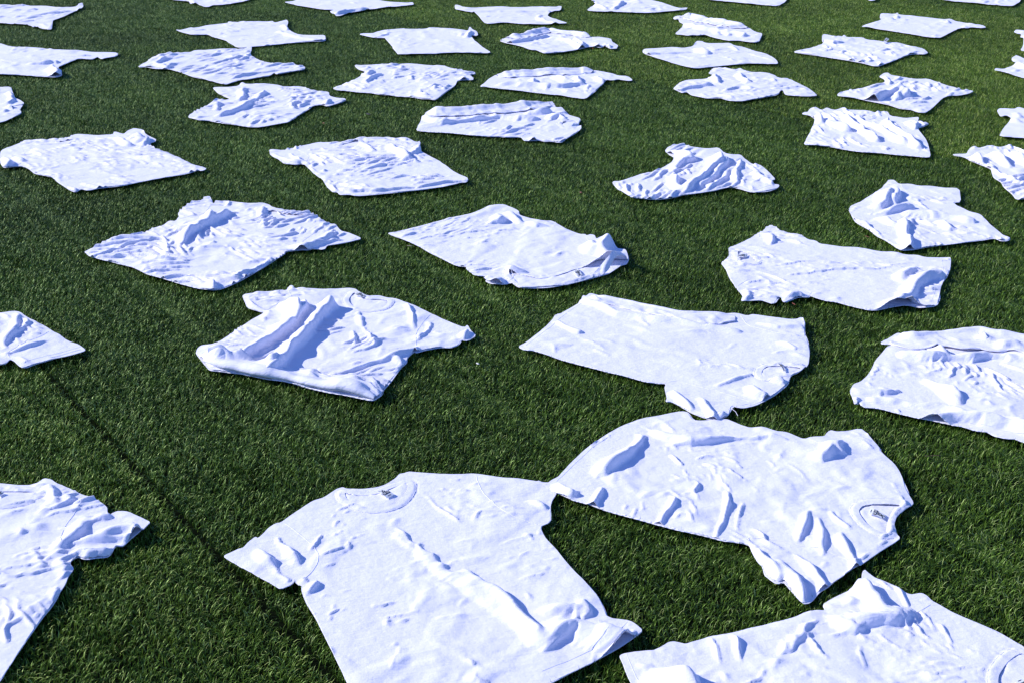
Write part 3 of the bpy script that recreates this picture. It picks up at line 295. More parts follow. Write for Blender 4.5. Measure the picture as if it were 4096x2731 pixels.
dict(l='smooth white T-shirt with front collar folded back over its tag, casting a pointed shadow', st=0.54, e=0.012, o=[-48.4,483.5,-46.1,484.6,-42.2,487.9,-36.2,492.6,-30.2,498.1,-22.8,504.4,-15.7,509.4,-12.3,514.5,-9.4,519.7,-6.3,521.4,-3.2,521.4,-0.6,518.2,2.7,513,2.8,508,4,505.8,8,502.3,12.6,499.2,16,499.5,18.4,494.7,21.1,488.6,26.7,482.2,28.3,482.6,28.9,480.6,30.4,482.6,32,481.3,32.3,476.8,33.9,479.1,36.5,481.7,38.3,478.1,38.3,474.2,37.1,471.7,39.5,465.7,42.6,464.5,42.9,459.4,42.7,453.5,41.3,448.2,39.2,447.1,36.2,442,34,438.1,28.9,434.2,23.4,429.4,18.8,426.7,12.4,424.8,5,423.6,2.8,424.1,1.4,426.2,-0.3,428.8,-2.7,426.9,-4.2,427.6,-7.9,428.3,-10.2,431,-8.8,435.3,-13.3,436.4,-16.3,442,-16.6,445.6,-19.8,446.5,-21.4,448.2,-24.7,453.5,-29.8,461.2,-35.9,468.6,-41.2,475.5,-45.7,480.6], r=[(4,2.2,[-6.6,506.8,-4.8,499.6,-6,495.4,-10.2,496.8]),(3,2,[-2.3,508.6,0.7,501.4,4.5,491.7]),(2,1.8,[4.1,498.9,9.1,490.7,15.4,492]),(4,1.8,[29.7,470.7,29.3,463.8,30.2,458.9]),(4,2,[35.6,469.5,33.6,462.6,31.8,460.1]),(6,3.5,[40.7,444.1,37,444.7,32.6,448.2]),(3,2,[41.8,448.7,36.5,446.9,28.4,441.2,19,433.9]),(4,2,[-15.5,433.4,-12.4,432.3,-8.3,430.1]),(4,2,[-4.2,432.3,-5.6,425.8,-8.9,422.6]),(2,1.6,[-6.2,441.7,-0.5,441.2,7.1,438.9]),(2,1.8,[27.7,471,31.2,462.3,36.6,453.9])], sl=[[-16.6,447,-4.3,446.2,0.6,436.7,-0.3,430.2,-4.2,428.9,-10.2,432.3,-8.8,436.7,-13.4,437.8],[28.4,484.1,36.6,483.2,38.4,475.7,39.6,467.2,35.2,462,30.9,469.4,28.5,478.3]], ho=[-2,439.8,3.3,436.4,10.7,432,18.4,437.5,22.4,442,28.7,445.4,34.3,448.6,38.9,447.7,33.8,441.4,25.9,434.8,17.4,428.3,6.9,424.4,2.5,426.2], tg=[21.8,438.9,23.5,441.6,24.9,434.3,23.3,432.1], hm=[-46,484.1,-38.1,489.4,-26.1,499.7,-15.6,507.4,-10.6,515.4], z=[(42.7,460.8,5),(24.2,482.2,0),(-4.7,482.2,0),(18.1,429.1,0),(40.3,450.2,1),(-42,484.8,0)]),
dict(l='white T-shirt with fine lengthwise creases and a hem corner curling up beside its shadow', st=0.54, e=0.03, o=[76.2,448.8,77.3,451.1,80.3,455.9,81.6,466.7,84.8,469.2,88.8,474.2,91.4,477.4,94.9,482.1,98.6,486.4,98.7,487.9,102.7,495,104.1,487.9,107.3,483.2,111.2,482.1,113.5,475.7,115.9,474.7,116.9,470.8,120.2,469.7,124.9,467.4,131.3,466.7,136.7,462,143.1,461.4,146.1,458.1,149.9,458.1,152.2,455.5,158.1,455.1,161.8,455.1,157.9,443.4,154.8,437.3,149.2,425.5,145,414.2,142,406.9,136.9,405.4,132.1,407.7,125.9,405.1,121.6,403.3,118.8,403.3,113.9,406.7,109.9,409.9,106,411.5,103,414.2,101.5,416.5,100.7,414.5,96.8,414.8,93.4,411.5,91.4,409.7,91.4,414.8,90.1,414.2,88.5,409.9,87.1,409.3,84.4,412,80.4,411.5,77.3,411.4,78.8,415.3,77.6,423.6,77.2,435.3,76.8,443.1], wd=-0.31, r=[(5.5,2.5,[120.1,392.4,125.9,400.2,130.9,405.6,134.5,406.1,135.1,401.3]),(4.5,2.8,[151.3,434.1,145,432.3,138.6,422.8,131.9,411.5,126.2,404.9]),(3,2,[146.4,443.9,139.7,437.7,133.9,426.9]),(4,1.8,[100.1,482.2,99.1,474.3,96.8,468.7]),(2.5,1.8,[105.8,476,108,471.8,111.3,466.3]),(3,1.4,[89.7,407.5,90.3,404.5]),(3,1.5,[88.8,407.2,87.4,404]),(3,2,[80.4,422.3,79.9,414.3,77.1,406.7]),(3,1.8,[95.7,414.3,98.7,415.5,101,411.6]),(1.2,1.2,[91,445.2,108.1,450.3,122.8,447.7]),(1.2,1.2,[96.7,435.4,114.6,441.5,131.7,442.7,146.7,451.5])], sl=[[98.9,487.9,99,489.4,103,496.5,107.7,484.7,111.5,483.6,117.2,472.3,110.7,473,102.2,475.1,94.2,477.9],[77.5,412.7,77.8,424.9,84,432.7,90.9,425.7,98.3,422.3,103,419.4,101,415.8,97.1,416.1,91.7,410.9,84.7,413.3]], ho=[84.1,461.7,82.9,452.5,85.5,447.2,88.2,448.5,89.3,451.3,88.5,455.4,88.1,457.7,86.1,461.3], tg=[86.4,453.9,87,457,83,455.7,82.5,452.8], hm=[157.9,454.3,154.8,441.1,148.4,428,142.1,412.2]),
dict(l='white T-shirt sleeve spread flat over the near turf seam, rest cut by the view edge', st=0.54, e=0.03, o=[-181.2,394.1,-176,398.7,-168.8,400.1,-164.9,402,-162.8,401.1,-159.3,396.8,-152.8,390.9,-146.4,384.1,-144.2,382.4,-139.1,376.8,-135,374.2,-131.6,370,-132,368.8,-134.5,366.3,-137.8,364.3,-141,361.5,-144.1,359.1,-146.2,356,-148.3,358.3,-150.7,361.5,-152.3,362.5,-152.4,359.5,-153.9,358.7,-160.2,356.8,-164.1,350.6], r=[(2.5,1.8,[-144.3,378.5,-148.6,372.5,-152.4,369.1,-155.5,364.2]),(2.5,1.8,[-160.6,394.7,-158.5,383.7,-157.6,369.9]),(2,1.6,[-156.5,391.3,-155.7,383.2,-158.3,377.1]),(4,2,[-149.3,355.5,-147.1,353.6,-143.8,349.7]),(2,1.6,[-158.4,383.2,-161.9,377.1]),(1.5,1.5,[-154,364.8,-148.6,362.4,-146.2,359.2])], sl=[[-146.9,385.3,-144.6,383.6,-135.4,375.4,-132,371.2,-138.2,365.4,-146.7,357.1,-152.8,363.6,-155.1,367.5,-152.9,374.1,-148.2,380.1]], hm=[-133.8,372.4,-139,367.1,-145.4,361.8,-147.7,359.1]),
dict(l='white T-shirt with its whole hem rolled up and a tall finger-like fold behind the collar', st=0.47, e=0.04, o=[-91.7,417.7,-86.5,419.2,-81.1,420.1,-77.2,420.9,-77.4,425.1,-76.6,426.1,-74.9,422.5,-71.5,423.1,-65.9,422.5,-60.5,422.7,-56.4,423.5,-54,422.5,-52.3,419.2,-49.1,415.4,-45.1,416.1,-42.3,414.2,-40,413.8,-35.6,409.8,-31.3,404.9,-26.1,399,-20.5,392.6,-15.2,387.5,-14.4,390.3,-13.2,385.3,-11.3,380.9,-14,376.8,-16.1,377.6,-16.8,373.9,-19.2,371.8,-22.1,372.3,-26.9,370.3,-29.4,368.2,-29.8,369.7,-31.8,364.6,-32.1,360.1,-33.3,357.2,-34.2,353.3,-36,346.7,-37.3,340.8,-36.9,338.1,-39.3,333.7,-42.1,335.4,-47,338.1,-52.9,339.9,-59,342.6,-65.4,346.3,-73.5,348.6,-80.9,352.4,-86.4,354.3,-89.7,354.8,-92.2,359.2,-96.8,367.2,-97.4,370.8,-96.5,373.6,-92.8,373.4,-90.8,377.6,-89.1,382,-87,388.6,-84.7,394.9,-81.4,400.8,-85.3,402.8,-88,405.2,-89.9,411.1], r=[(6,1.8,[-74.1,409.2,-72.1,399.3,-70.4,391]),(5,2.2,[-69.2,409.3,-69.4,395.9,-73,383.2,-77.6,371.2,-83,358.8]),(5.5,2.4,[-60.4,406.7,-62.9,395.8,-66.2,379.7,-69.5,361.7,-71.8,349.8]),(2.2,1.6,[-30.1,369.4,-37.6,362.3,-45,356.3,-51,350]),(5,2.5,[-93.9,358.8,-92.9,362.4,-88.5,360.8,-83.6,357.8]),(2.5,1.6,[-89.7,410.8,-86.4,404.7,-78.5,399.9]),(3,1.5,[-14.4,383.1,-14.8,378.1,-12.6,373.8]),(2.5,1.6,[-25.2,392.8,-27.8,386,-29.7,376.1]),(2,1.5,[-34.3,404.7,-32,396.4,-31.9,382.8]),(1.8,1.3,[-50.3,385.5,-50.4,378.9,-47.9,371.4]),(1.8,1.3,[-46.9,385.5,-43.7,378.9,-43,367.2]),(2.5,1.5,[-34.4,361.6,-32.5,358.6,-33.4,354.6]),(2,1.6,[-50.4,402.3,-48.7,390.6,-44.6,383.9])], sl=[[-91.9,419,-77.4,422.2,-73.1,407.4,-79.3,406.2,-81.7,402,-88.2,406.5],[-26.1,400.2,-14.5,391.5,-11.3,382.1,-16.1,376.7,-19.3,373,-29.5,369.4,-30.7,383.2,-28.3,393.3]], ho=[-54.3,419.1,-55.2,414,-55.1,410.2,-53.2,405.9,-50.3,403.2,-46.5,402.6,-42.5,404.4,-41.4,410.7,-44.8,412.5,-48.7,411.8,-51.6,415.5], tg=[-53.9,415.5,-52.8,418,-49.4,414,-51.1,412.4], ro=[(1.9,5,[-92.9,360,-86.4,354.6,-80.9,352.7,-73.6,348.9,-65.4,346.6,-59,342.9,-52.9,340.2,-47,338.4,-39,334.1])]),
dict(l='smooth white T-shirt with one long side folded in and neck tag askew in its collar', st=0.47, e=0.012, o=[2.2,372.3,4.9,375.6,9.4,385.2,13.7,395.2,14.7,399.4,16.1,399.8,19.5,404.4,22.9,409.5,24.2,416.6,25.1,415.3,26.7,418.6,29.8,416,38,412,46.8,406.3,56.2,400.3,63.6,401,69.8,399.4,74,400.1,77.2,397.4,79.2,398.8,84.3,396.6,90.7,394.6,94.8,395.2,95,392.8,92.6,382.3,92.4,376.7,91.2,366.9,88.9,358.1,85.5,353.5,82.6,351.5,80.3,345.7,75.8,339.1,71.8,334.5,67.8,331.3,64,329.5,61.5,330.9,59.6,323.9,57.5,322.1,55.1,321.3,53,323,50,326,48.7,327.8,46.7,330.9,45,333.1,43.3,333.1,44.4,336.3,44.6,344.3,45.2,345.7,42.8,345.7,38.9,346.5,36.2,348.6,32.4,351.3,28.4,353.5,25.3,356,20.5,359.1,14.4,363.2,9.5,367.4,7,369.6,4.4,369.9], wd=-0.38, r=[(2.5,1.8,[24.7,408.8,31.7,401.8,36.7,396.3,49.8,392.6,60.4,387.9,74.2,383]),(3,1.8,[14.9,392,17.4,387.8,22.4,382]),(2,1.5,[26.8,412.7,30.2,407.5]),(1.3,0.9,[40.3,395.6,44.4,386.7]),(1.2,0.9,[56.9,364.2,57.1,353]),(2,1.5,[81.7,375.9,85.5,373.1,88.2,367.7]),(2,1.6,[57.3,340.5,64.5,348.2,72.1,352.7]),(3,2,[68.6,344.1,69.4,337.5,73.2,334.7]),(3,1.6,[46.7,338.4,48.4,332.8,49.5,323.1]),(2.5,1.6,[52.4,336.7,54.3,327.6,54.9,320.6]),(4,2,[59,323.6,57.2,316.7]),(3,1.8,[77.3,348,79.8,344.1]),(2.5,1.8,[78,392.6,83,387.9,92.5,386.7]),(1.2,1,[81.3,357.5,87.7,358.5])], sl=[[44.9,346.3,48.2,347,52.7,343.9,60,339.2,68,332.4,64.2,330.6,61.7,331.9,59.8,324.9,55.2,322.3,48.8,328.8,43.4,334.2],[74.2,401.3,77.4,398.6,95.1,396.4,95.3,394,92.7,382.4,92.6,377.9,85.9,381.2,80.1,385.8,75.9,389.3,75,397.6]], ho=[73.6,351.8,74.6,354.8,76.6,357.1,81.3,357.6,86.7,355.8,84.7,353.9,82.2,352,78.5,351.6,75.7,349.6,74.5,348.6,73.7,349.6], tg=[79.5,359.1,80.5,359.1,81.1,352.2,80.3,352.2], hm=[4.4,372.9,10.7,384.1,16.5,397.6,23.3,408.2], ro=[(0.8,7,[27,415.3,37.8,410.1,46.6,404.4,56,398.6,63.3,399,73.1,397.6])]),
dict(l='large rumpled white T-shirt with its far side folded over, cut by the view edge', st=0.47, e=0.035, o=[115.8,376.2,119,379.3,122.8,383.6,124.3,381.2,125.6,379.8,130.7,381.7,135.5,382.7,142.4,383.4,148.9,385.4,151.4,385.1,152.3,382.2,156.3,380.7,161.1,378.7,169.9,373.2,142.5,302.1,135.8,308.7,134.5,310.4,131.8,310.4,129.7,311.8,128.7,314.2,125.1,314.9,122.8,317.3,118.8,318.7,115,320.9,111.6,322.6,107.9,325.2,105.1,327,101.8,329.3,98.1,330,98,333.8,96.4,330.6,96.6,334.6,97.5,340,99.7,344.8,102.1,346.4,104.8,350.5,106.9,354.7,110.7,362.4,114.2,367.8,116.7,371.9,119.3,373.4,115.5,374.2], r=[(3,2,[99.7,335.1,108,332.7,118.5,329.3,125.3,325.2,139.3,319.4,145.7,315.5]),(3,1.6,[99.3,340.2,106,337.8,112.9,339.8]),(4.5,2,[114.3,320.3,122.3,321.4,128.6,321.4,137.8,316,143,309]),(3.5,2,[120.6,348,124.4,338.3,126.3,329.8]),(4,2,[118.1,366.4,121.6,363.7,128.1,361.9,135.2,362.2,138.5,361.7,142.6,363.3,149.5,362.8,159.2,360.6]),(4.5,2.2,[132.6,372.6,129.7,367.5,131.6,362.1]),(3,2,[147.1,378.6,148.1,372.9]),(3,2,[158.3,372,152.5,371,147.3,368.3]),(4,2,[96.6,334.9,97.2,331.8,95.5,326.5]),(2.5,1.4,[107.3,328.9,107,322.9]),(2,1.6,[111.9,319.6,114.1,318.5])], sl=[[116.1,377.4,123.2,384.8,126,381,136.5,383.4,133.3,377.7,128.6,373.9,119.7,374.6,115.9,375.3]], hm=[98.9,333.3,106,330.3,116,324,126.3,318.3,137.2,312.4], ro=[(1.5,9,[122.6,380.5,125.2,378.4,130.2,380,134.9,381,141.8,381.7,148.2,383.4,151.7,380.5,155.6,379.1,160.4,377,167.8,372.5])]),
dict(l='big white T-shirt with ridged pleated sleeve and curved collar, cut by the view edge', st=0.45, e=0.03, o=[-135.2,284.9,-130.3,286,-127.6,286,-123.4,285.1,-119.9,285,-118.2,286.2,-117.5,288.6,-115.5,287.7,-113.5,285.7,-109.9,283.5,-105.5,280.4,-102.8,279.1,-100.7,277.2,-98.8,275.5,-97.5,273.9,-96.9,271.7,-95.7,270.5,-94.9,272.2,-93.2,272.4,-91.8,271.9,-88,269.2,-85.4,267.4,-86,265.6,-86.8,262.7,-87.8,259.9,-88.9,256.7,-90.2,257.1,-90.9,257.1,-90.8,254.9,-91.1,252.6,-93.9,252.2,-96.1,251.5,-97.8,252.4,-98.2,252.4,-99,250.9,-99,249.6,-97.3,247.4,-97.7,244.6,-97.4,241.5,-97.6,237,-97.9,232.3,-98.5,228.5,-99,221.8,-99.3,213.3,-99.6,208.4,-102.4,199.3], r=[(5,2.2,[-85.3,260.9,-89.4,262.3,-92.4,261.8,-95.4,259.5,-98.7,259]),(3,1.8,[-86.2,259.5,-91.8,258.6,-97.6,257.9,-101.5,257.7]),(4,1.8,[-89.5,254.4,-90.7,252.8,-93.3,251.9,-97.6,251.9]),(3,1.6,[-95.9,268.9,-98.2,268.2,-101.3,266.7]),(4,2,[-101.5,271.9,-101.6,266.4,-102,260.7,-102.5,255.1,-102.5,250.6]),(3,1.8,[-101,253.1,-101,250,-98.2,244.4]),(2.5,1.5,[-113.1,259.4,-108.9,253.5,-104.6,248.6,-101.9,243.9]),(2.5,1.6,[-113.6,282.9,-111.2,277.1,-108.4,273]),(2,1.4,[-116.1,263.5,-112.4,260.7]),(3,2,[-100.5,242.7,-97.6,238.1,-96.8,234.1]),(2.5,1.8,[-109,279.7,-106.3,276.1])], sl=[[-103.1,279.9,-97.9,274.8,-96,271.4,-93.5,273.3,-85.7,268.2,-89.1,257.5,-91.4,253.4,-98.1,253.2,-99.3,250.3,-104.3,259.3,-105,264.5,-104.9,267.4,-104.4,272.3,-104,277.9]], ho=[-131.2,281.8,-126,281.7,-120.7,281.6,-116.9,281.7,-117.3,279.2,-119.1,276.9,-121.2,275.6,-123.6,275.1,-127.5,275.3], tg=[-127,280.2,-125.4,280.7,-124.4,279.9,-125.4,278.1]),
dict(l='near white T-shirt spread face up with open collar, tag and one deep diagonal fold', st=0.42, e=0.012, o=[-65.2,252.5,-64.2,253.6,-62.4,255.4,-61.3,255.9,-60.6,258.6,-59.5,260.9,-58.7,260.2,-57.8,262.3,-57.2,264.7,-55.9,266.4,-54.6,266.9,-52.6,270.6,-50.8,273.6,-48.5,277.4,-46.1,278.9,-43.5,283,-42.1,284.2,-41,283.4,-37.2,283.1,-33.6,283.9,-30.9,285.8,-28.7,288.5,-27.9,291.1,-27.1,290.9,-25.8,292,-24.1,291.6,-19.5,291.1,-13.5,290.6,-9.1,291.1,-3.2,289,2.7,288.1,7.1,286.6,10,286.3,11.1,283.9,11,281.3,9.4,276.4,9.1,270.9,8.9,267.4,6.4,265.3,7.9,259.8,9.9,255.8,11.6,251.4,14,246.1,16.3,241.5,18.3,236.6,19.3,232.7,19.8,228.9,24.2,227.8,25.5,226.4,27,224.4,24.9,222.3,21.3,218.5,14.3,212.4,6.2,206.7,-6.4,200,-22.1,196.4,-28.4,200,-31.7,206.7,-36,217.2,-38.9,224.1,-40.4,227.8,-42,231.2,-43.3,233.9,-44.4,236.7,-45.3,239.5,-45.4,242,-45.8,240.8,-46.8,242,-47.4,243.1,-48.1,241.2,-50.1,239.5,-52.3,241.6,-55.8,244.5,-59.4,247.3,-62.9,250.5], r=[(2.4,2.6,[-29.3,265.4,-25.9,261.6,-20.3,253.5,-14.4,245.4,-8.4,239.1,-2.6,232.3,1.8,226.2,4.8,221.4]),(4.4,1.9,[-12.1,247.4,-6.5,240.4,-1.4,234.7,2.2,228,4.6,222.6,6.6,218.4]),(5.5,2.6,[6,216.7,7.4,221.5,9.3,223.6,12.9,224.3,16.2,222.5,22.1,220.3,24.8,219.1]),(3,1.8,[3.2,230.7,8.4,231.5,13.3,231.8,16.5,229.1]),(1.7,0.8,[-23.5,286.6,-22.4,282.3,-18.9,274.5,-14,269,-9.9,265.6]),(1.3,0.8,[-21.8,288.5,-17.6,284.7,-13.3,276.8]),(2.2,1.2,[-7.6,252.7,-4,256.3,-0.4,259.6,3.3,261.9,5.5,262.4]),(1.6,0.9,[-6.1,249.2,-1.4,252.3,4.4,255.5,8.8,256.4]),(1.5,0.9,[-2.7,244.7,3.2,249,10.4,251.6]),(1.5,0.9,[-1.5,240.9,3.1,244.2,12.1,248.1]),(1.4,1.2,[-44,234.6,-39.1,237,-32.6,239.8,-25.9,241.9]),(1.2,1.1,[-41.5,229.4,-34,232.1,-25.2,234.1]),(1.1,0.9,[-38.1,225.4,-29.2,228.8,-18.3,230.9,-11.6,231.5]),(1.4,1,[-43.6,252.6,-41.3,254,-38.7,256]),(1.4,1,[-43,247,-40.7,248.7,-37.3,250.4]),(3.4,1.6,[-54.7,261.1,-51.4,256.2,-49,251.2,-47.4,247.3]),(3.2,1.5,[-58.3,256.1,-56.6,252.4,-54.3,248.9]),(2.6,1.3,[-60.1,252.1,-55.5,249.9,-51.3,245.1,-48.2,243,-45.4,243]),(2.6,1.2,[-50.9,245.5,-48.3,240.9,-46.4,240.5,-45.5,243.4]),(4.2,1.6,[-44.2,237.4,-43,239.7,-42.1,243]),(2.5,1.5,[2.2,277.2,6,276.2,9.3,273.1]),(2.6,1.5,[0.8,265.1,3.5,261.2,4.9,257]),(3,1.6,[15,235.4,15.7,231.4,16.5,228.7]),(1.2,1,[-28.2,218.4,-19.9,222,-11.3,223.4]),(1.3,1.1,[-11,216.5,-7.7,211.3,-6.5,206.3])], sl=[[-65.4,253.3,-61.5,256.7,-59.7,261.8,-56.1,267.2,-54.7,267.7,-52.4,265.6,-48.4,260.8,-45.4,256.7,-43.6,252.6,-43.4,249.1,-44.2,246.1,-45.3,244,-45.6,242.8,-47,242.8,-50.3,240.2,-56,245.3],[-9.1,292.1,2.7,289,10,287.2,11,282.2,9.1,271.8,8.9,268.3,6.4,266.1,3.6,267.5,-0.4,269.9,-4.3,274.9,-7.2,280.6,-8.7,287]], ho=[-41.3,281.2,-40.5,278.3,-38,275.7,-35.5,274.1,-32.9,273.7,-30.1,274.2,-27.7,276.2,-26.4,279.3,-25.7,283.3,-26.1,286.3,-29.4,283.8,-32.8,280.7,-35.5,279.8,-38.7,280], tg=[-28.8,279.5,-30.4,277.5,-33.1,280.5,-31.8,281.7], hm=[24,227.3,20.2,221.4,14.6,216.5,5.9,210.7]),
dict(l="white T-shirt with a black-printed tag, its hem corner lying on a neighbour's sleeve", st=0.44, e=0.02, o=[8.2,284.5,9.6,287.4,11.1,288.9,12,290,15.3,296.8,19.6,304.8,25,312.1,30,317.7,36,322.4,41.8,324.5,46.8,326.6,48.6,326.1,49.6,321.1,52.2,320.8,58.5,322.4,62.5,318.2,64.5,316.7,68.3,317.2,71,314.3,73.7,314.1,76,311.6,77.8,309.6,79.9,311.1,83.7,311.6,85.7,315.3,87.9,314.1,94.4,316.3,95.4,313.1,96.6,305.2,96.1,303.3,98,296.3,98.3,290.5,97.2,282.6,97.4,277.2,97.1,275.6,94.3,272.7,91.4,269.6,89.7,265.7,89.5,261.9,89.8,260.4,88,258.5,84.4,255.2,78.8,249.9,75.4,246.8,73.1,244.8,71.2,243.1,68.4,240.4,66.2,238.8,63.6,235.3,61.9,234,60.9,236.2,60.2,240.1,59.6,243.1,58.1,242.1,57.1,243.8,56,245.8,56,248.9,55,251,54.5,254.5,54.4,257.4,53.5,258,51.3,258.9,49,259.5,47.2,260.4,43.5,262.2,39.4,264.1,35.6,266.1,30.3,268.8,25.6,271.5,20.5,274.3,16.9,276.8,14.5,278,12.1,280.3,10.5,281.4], r=[(4.3,1.9,[35.9,313.1,33.5,306.1,29,300.3,24.1,293.3,22.5,288.8]),(3.5,1.6,[36.6,315.1,41.2,311.2,47.1,308,52.1,308]),(2.6,1.4,[37.3,303.6,42.6,307.2,49.3,306.8,56.2,308.5,67.5,311,74.1,307.5]),(2.2,0.95,[22.6,285.6,21.2,279.6,19.8,273.4]),(2.6,1,[40,278.9,37.3,271.5,34.5,262.9]),(1.9,0.9,[47.7,286.9,45.1,281,40.7,279.3]),(2.4,1,[53.6,282.7,51.5,274.3,49.2,265.6,46.3,257.6]),(1.5,0.8,[39.2,304.3,43.2,296.3,44.6,288.6]),(3.2,1.4,[56,253.4,57.1,248.8,58.1,242,58.1,239.3]),(4.2,1.7,[58.7,251.8,60.6,243.8,61.4,237.1,61.8,232.6]),(2.6,1.2,[62.7,254,66,247.7,67.6,239.6]),(2.8,1.3,[71.3,273.2,69.5,266.5,66.7,260.3,64,256.6]),(2.8,1.3,[72.8,270.4,72.7,262.6,70.4,255.9,70.4,250.8]),(2.8,1.2,[75.6,264.1,75.8,257.4,77.1,250.1,77.2,247.3]),(2,1.1,[75.5,273.4,77.3,267,79,262.4]),(4.2,1.7,[83.5,307.3,82.8,301,80.3,297.7,76.8,300.1]),(2.8,1.4,[88,309.6,84.6,302.8,86.8,299]),(1.6,0.8,[57.2,263.8,57.8,258.6]),(3,1.6,[11.5,283.7,14.2,280.7]),(1.5,1,[58,280.9,54.8,271,51.9,263.2]),(1.3,1,[14.6,281.2,19,284.6,24.7,293.5]),(1.3,1,[68.4,300.9,73.2,291.7,75.2,281.2])], sl=[[54.6,258.2,54.5,260.3,57,259.9,62.7,258.8,68,256.3,73.1,253,77.3,249.5,79.1,250.7,73.3,245.5,68.6,241.2,63.8,236,62.1,234.7,58.3,242.8,56.2,249.7],[80.2,312.1,85.9,316.3,94.7,317.3,96.9,306.2,98.3,297.3,94.3,297.7,88.3,300.5,82.7,304.8,78.3,309.6]], ho=[83,272.3,84.4,274.4,86.7,275.2,90.8,275.2,94.3,274.8,91.2,272.2,88.8,267.4,87.5,263.6,87.1,261.5,84.8,263.2,83.3,266.6,82.9,269.8], tg=[86,273,84.8,270.3,87.5,267.4,88.7,269], hm=[11.1,287,15.7,295.4,20.5,304.3,26.4,312.1], z=[(8.2,285.4,2.2),(12.8,287,1),(23.9,294.1,0),(48.7,285.2,0),(66.6,268.8,0)]),
dict(l='white T-shirt with a flopped-back pointed sleeve and a broad hump across its hem', st=0.42, e=0.026, o=[21.5,215.9,22.2,216.4,24.4,216.9,27,217.4,28.3,217.4,30.4,218.9,31.8,220.3,32.9,220.6,34.2,220.1,35.2,219.6,37.3,220.6,40.5,222.3,43,222.6,46.1,223.6,49.7,225,53.2,226.5,56.3,227.5,59.2,228.8,62,230.5,64.1,231.2,66.1,231.1,65.9,233.2,68.1,235,70.3,236.6,73.2,239,75.6,241.5,76.4,242.3,77.7,246.5,78.3,246.9,78.6,246.1,79.7,243.8,81.8,241.9,83.6,240,85.5,237.2,88.3,238,89.1,236.8,89.6,234.8,90.5,233.8,92.2,231.5,94.6,228.4,97.1,225.8,99.6,223.6,102.4,220.3,103.4,218.9,106.3,212.3,104.6,202.4,100,193.3,80.7,184.7,57.3,182,39,184.7,28.5,191.8,24.8,200.9,24,205,23,207.6,22.4,210.6,22,213.6], r=[(6.2,3.2,[31.7,212.3,32.1,208.7,33.2,204,34.8,198.3,37.9,192.2]),(4.6,1.9,[65.8,227.4,69.2,226.1,73.5,225.7,78.4,227.6,86.2,231.6]),(4.6,1.7,[75.9,240.2,76.3,234.1,77,227.8]),(3,1.7,[74.3,237.3,74.6,234.5,74.8,231.7]),(2.6,1.5,[71.7,235.5,72.5,232.3]),(2.2,0.9,[45.7,221,45.3,216.9,45.1,212.7]),(3.2,1.5,[66.7,227.9,67.7,224.5,70.5,223.2,72.2,224.2]),(2.4,1.2,[56.6,224.2,57.4,220.5,56.3,217.3,54.6,214.9]),(1.8,1.1,[59.9,226.2,60.7,221.7,61.7,216.4,61.6,211.2]),(1.8,1.1,[50.3,211.9,47.1,207.9,44.2,205.3]),(1.5,1,[70.5,222.9,70.1,216.8,69.1,210.9]),(2.4,1.2,[63.8,228.1,60.9,224.9,58.9,221.6,57.2,216.6]),(2,1.2,[54.7,222.2,54.7,217.9,53.1,213.7]),(1.6,1.1,[87.6,227.6,88.5,222,88.4,215.9]),(1.5,1.1,[40.2,220.3,40.4,215.7,41.3,210.3]),(2,1.3,[24.5,214,26,212.3,28.6,212.6])], sl=[[66.1,233.9,70.5,237.3,75.9,242.2,76.6,243.1,78.5,247.7,79.9,244.5,85.8,237.9,88.6,238.7,89.9,235.5,90.1,234.5,86.8,231.8,82.6,228.7,77.7,227.2,73.6,228.4,70.9,231,67.6,232.2]], ho=[95.1,209.5,97.4,212.6,100.4,215.7,102.5,216.6,104.5,213.6,99.2,198.3,94.9,198.3,94,204.6,94,206.9], tg=[97.1,207,98.9,208,100.4,203.5,98.3,202.2], hm=[22.9,216.4,23.6,212.3,24.3,208.6,25.6,204.7])]
BITS = [('red_scrap', 'small torn red plastic scrap on the bright turf beside a folded shirt', 'scrap', (0.45, 0.03, 0.02), [0.53, 8.704, 0.54, 8.704], 0.012), ('twig', 'brown twig lying on the turf near a cut-off rumpled shirt', 'twig', (0.16, 0.09, 0.05), [1.071, 3.002, 1.114, 3.005], 0.0035), ('twig', 'short reddish twig below the shirt with a puffed middle', 'twig', (0.22, 0.07, 0.03), [1.363, 4.804, 1.377, 4.782], 0.004), ('twig', 'reddish chip under the sleeve of the finely creased shirt', 'twig', (0.25, 0.06, 0.03), [0.942, 4.09, 0.948, 4.069], 0.005), ('dry_leaf', 'small brown dry leaf on open turf left of the rounded-tail shirt', 'leaf', (0.2, 0.08, 0.04), [0.29, 5.385, 0.299, 5.37], 0.012), ('dry_leaf', 'tiny tan dry leaf by the forked-sleeve crinkled shirt', 'leaf', (0.3, 0.14, 0.06), [-0.973, 6.628, -0.963, 6.619], 0.012), ('black_scrap', 'small black scrap in the trodden turf beyond the open-collar shirt', 'scrap', (0.01, 0.01, 0.012), [-0.771, 6.837, -0.746, 6.808], 0.016), ('wood_chip', 'pale wood chip at the edge of the smooth tagged shirt', 'chip', (0.5, 0.42, 0.28), [-0.397, 4.68, -0.375, 4.679], 0.006), ('paper_crumb', 'white paper crumb on bare turf between two near shirts', 'crumb', (0.75, 0.74, 0.7), [-0.107, 3.595, -0.099, 3.583], 0.008)]
THREAD = [0.602, 3.277, 0.613, 3.284, 0.617, 3.27, 0.621, 3.262, 0.623, 3.236]


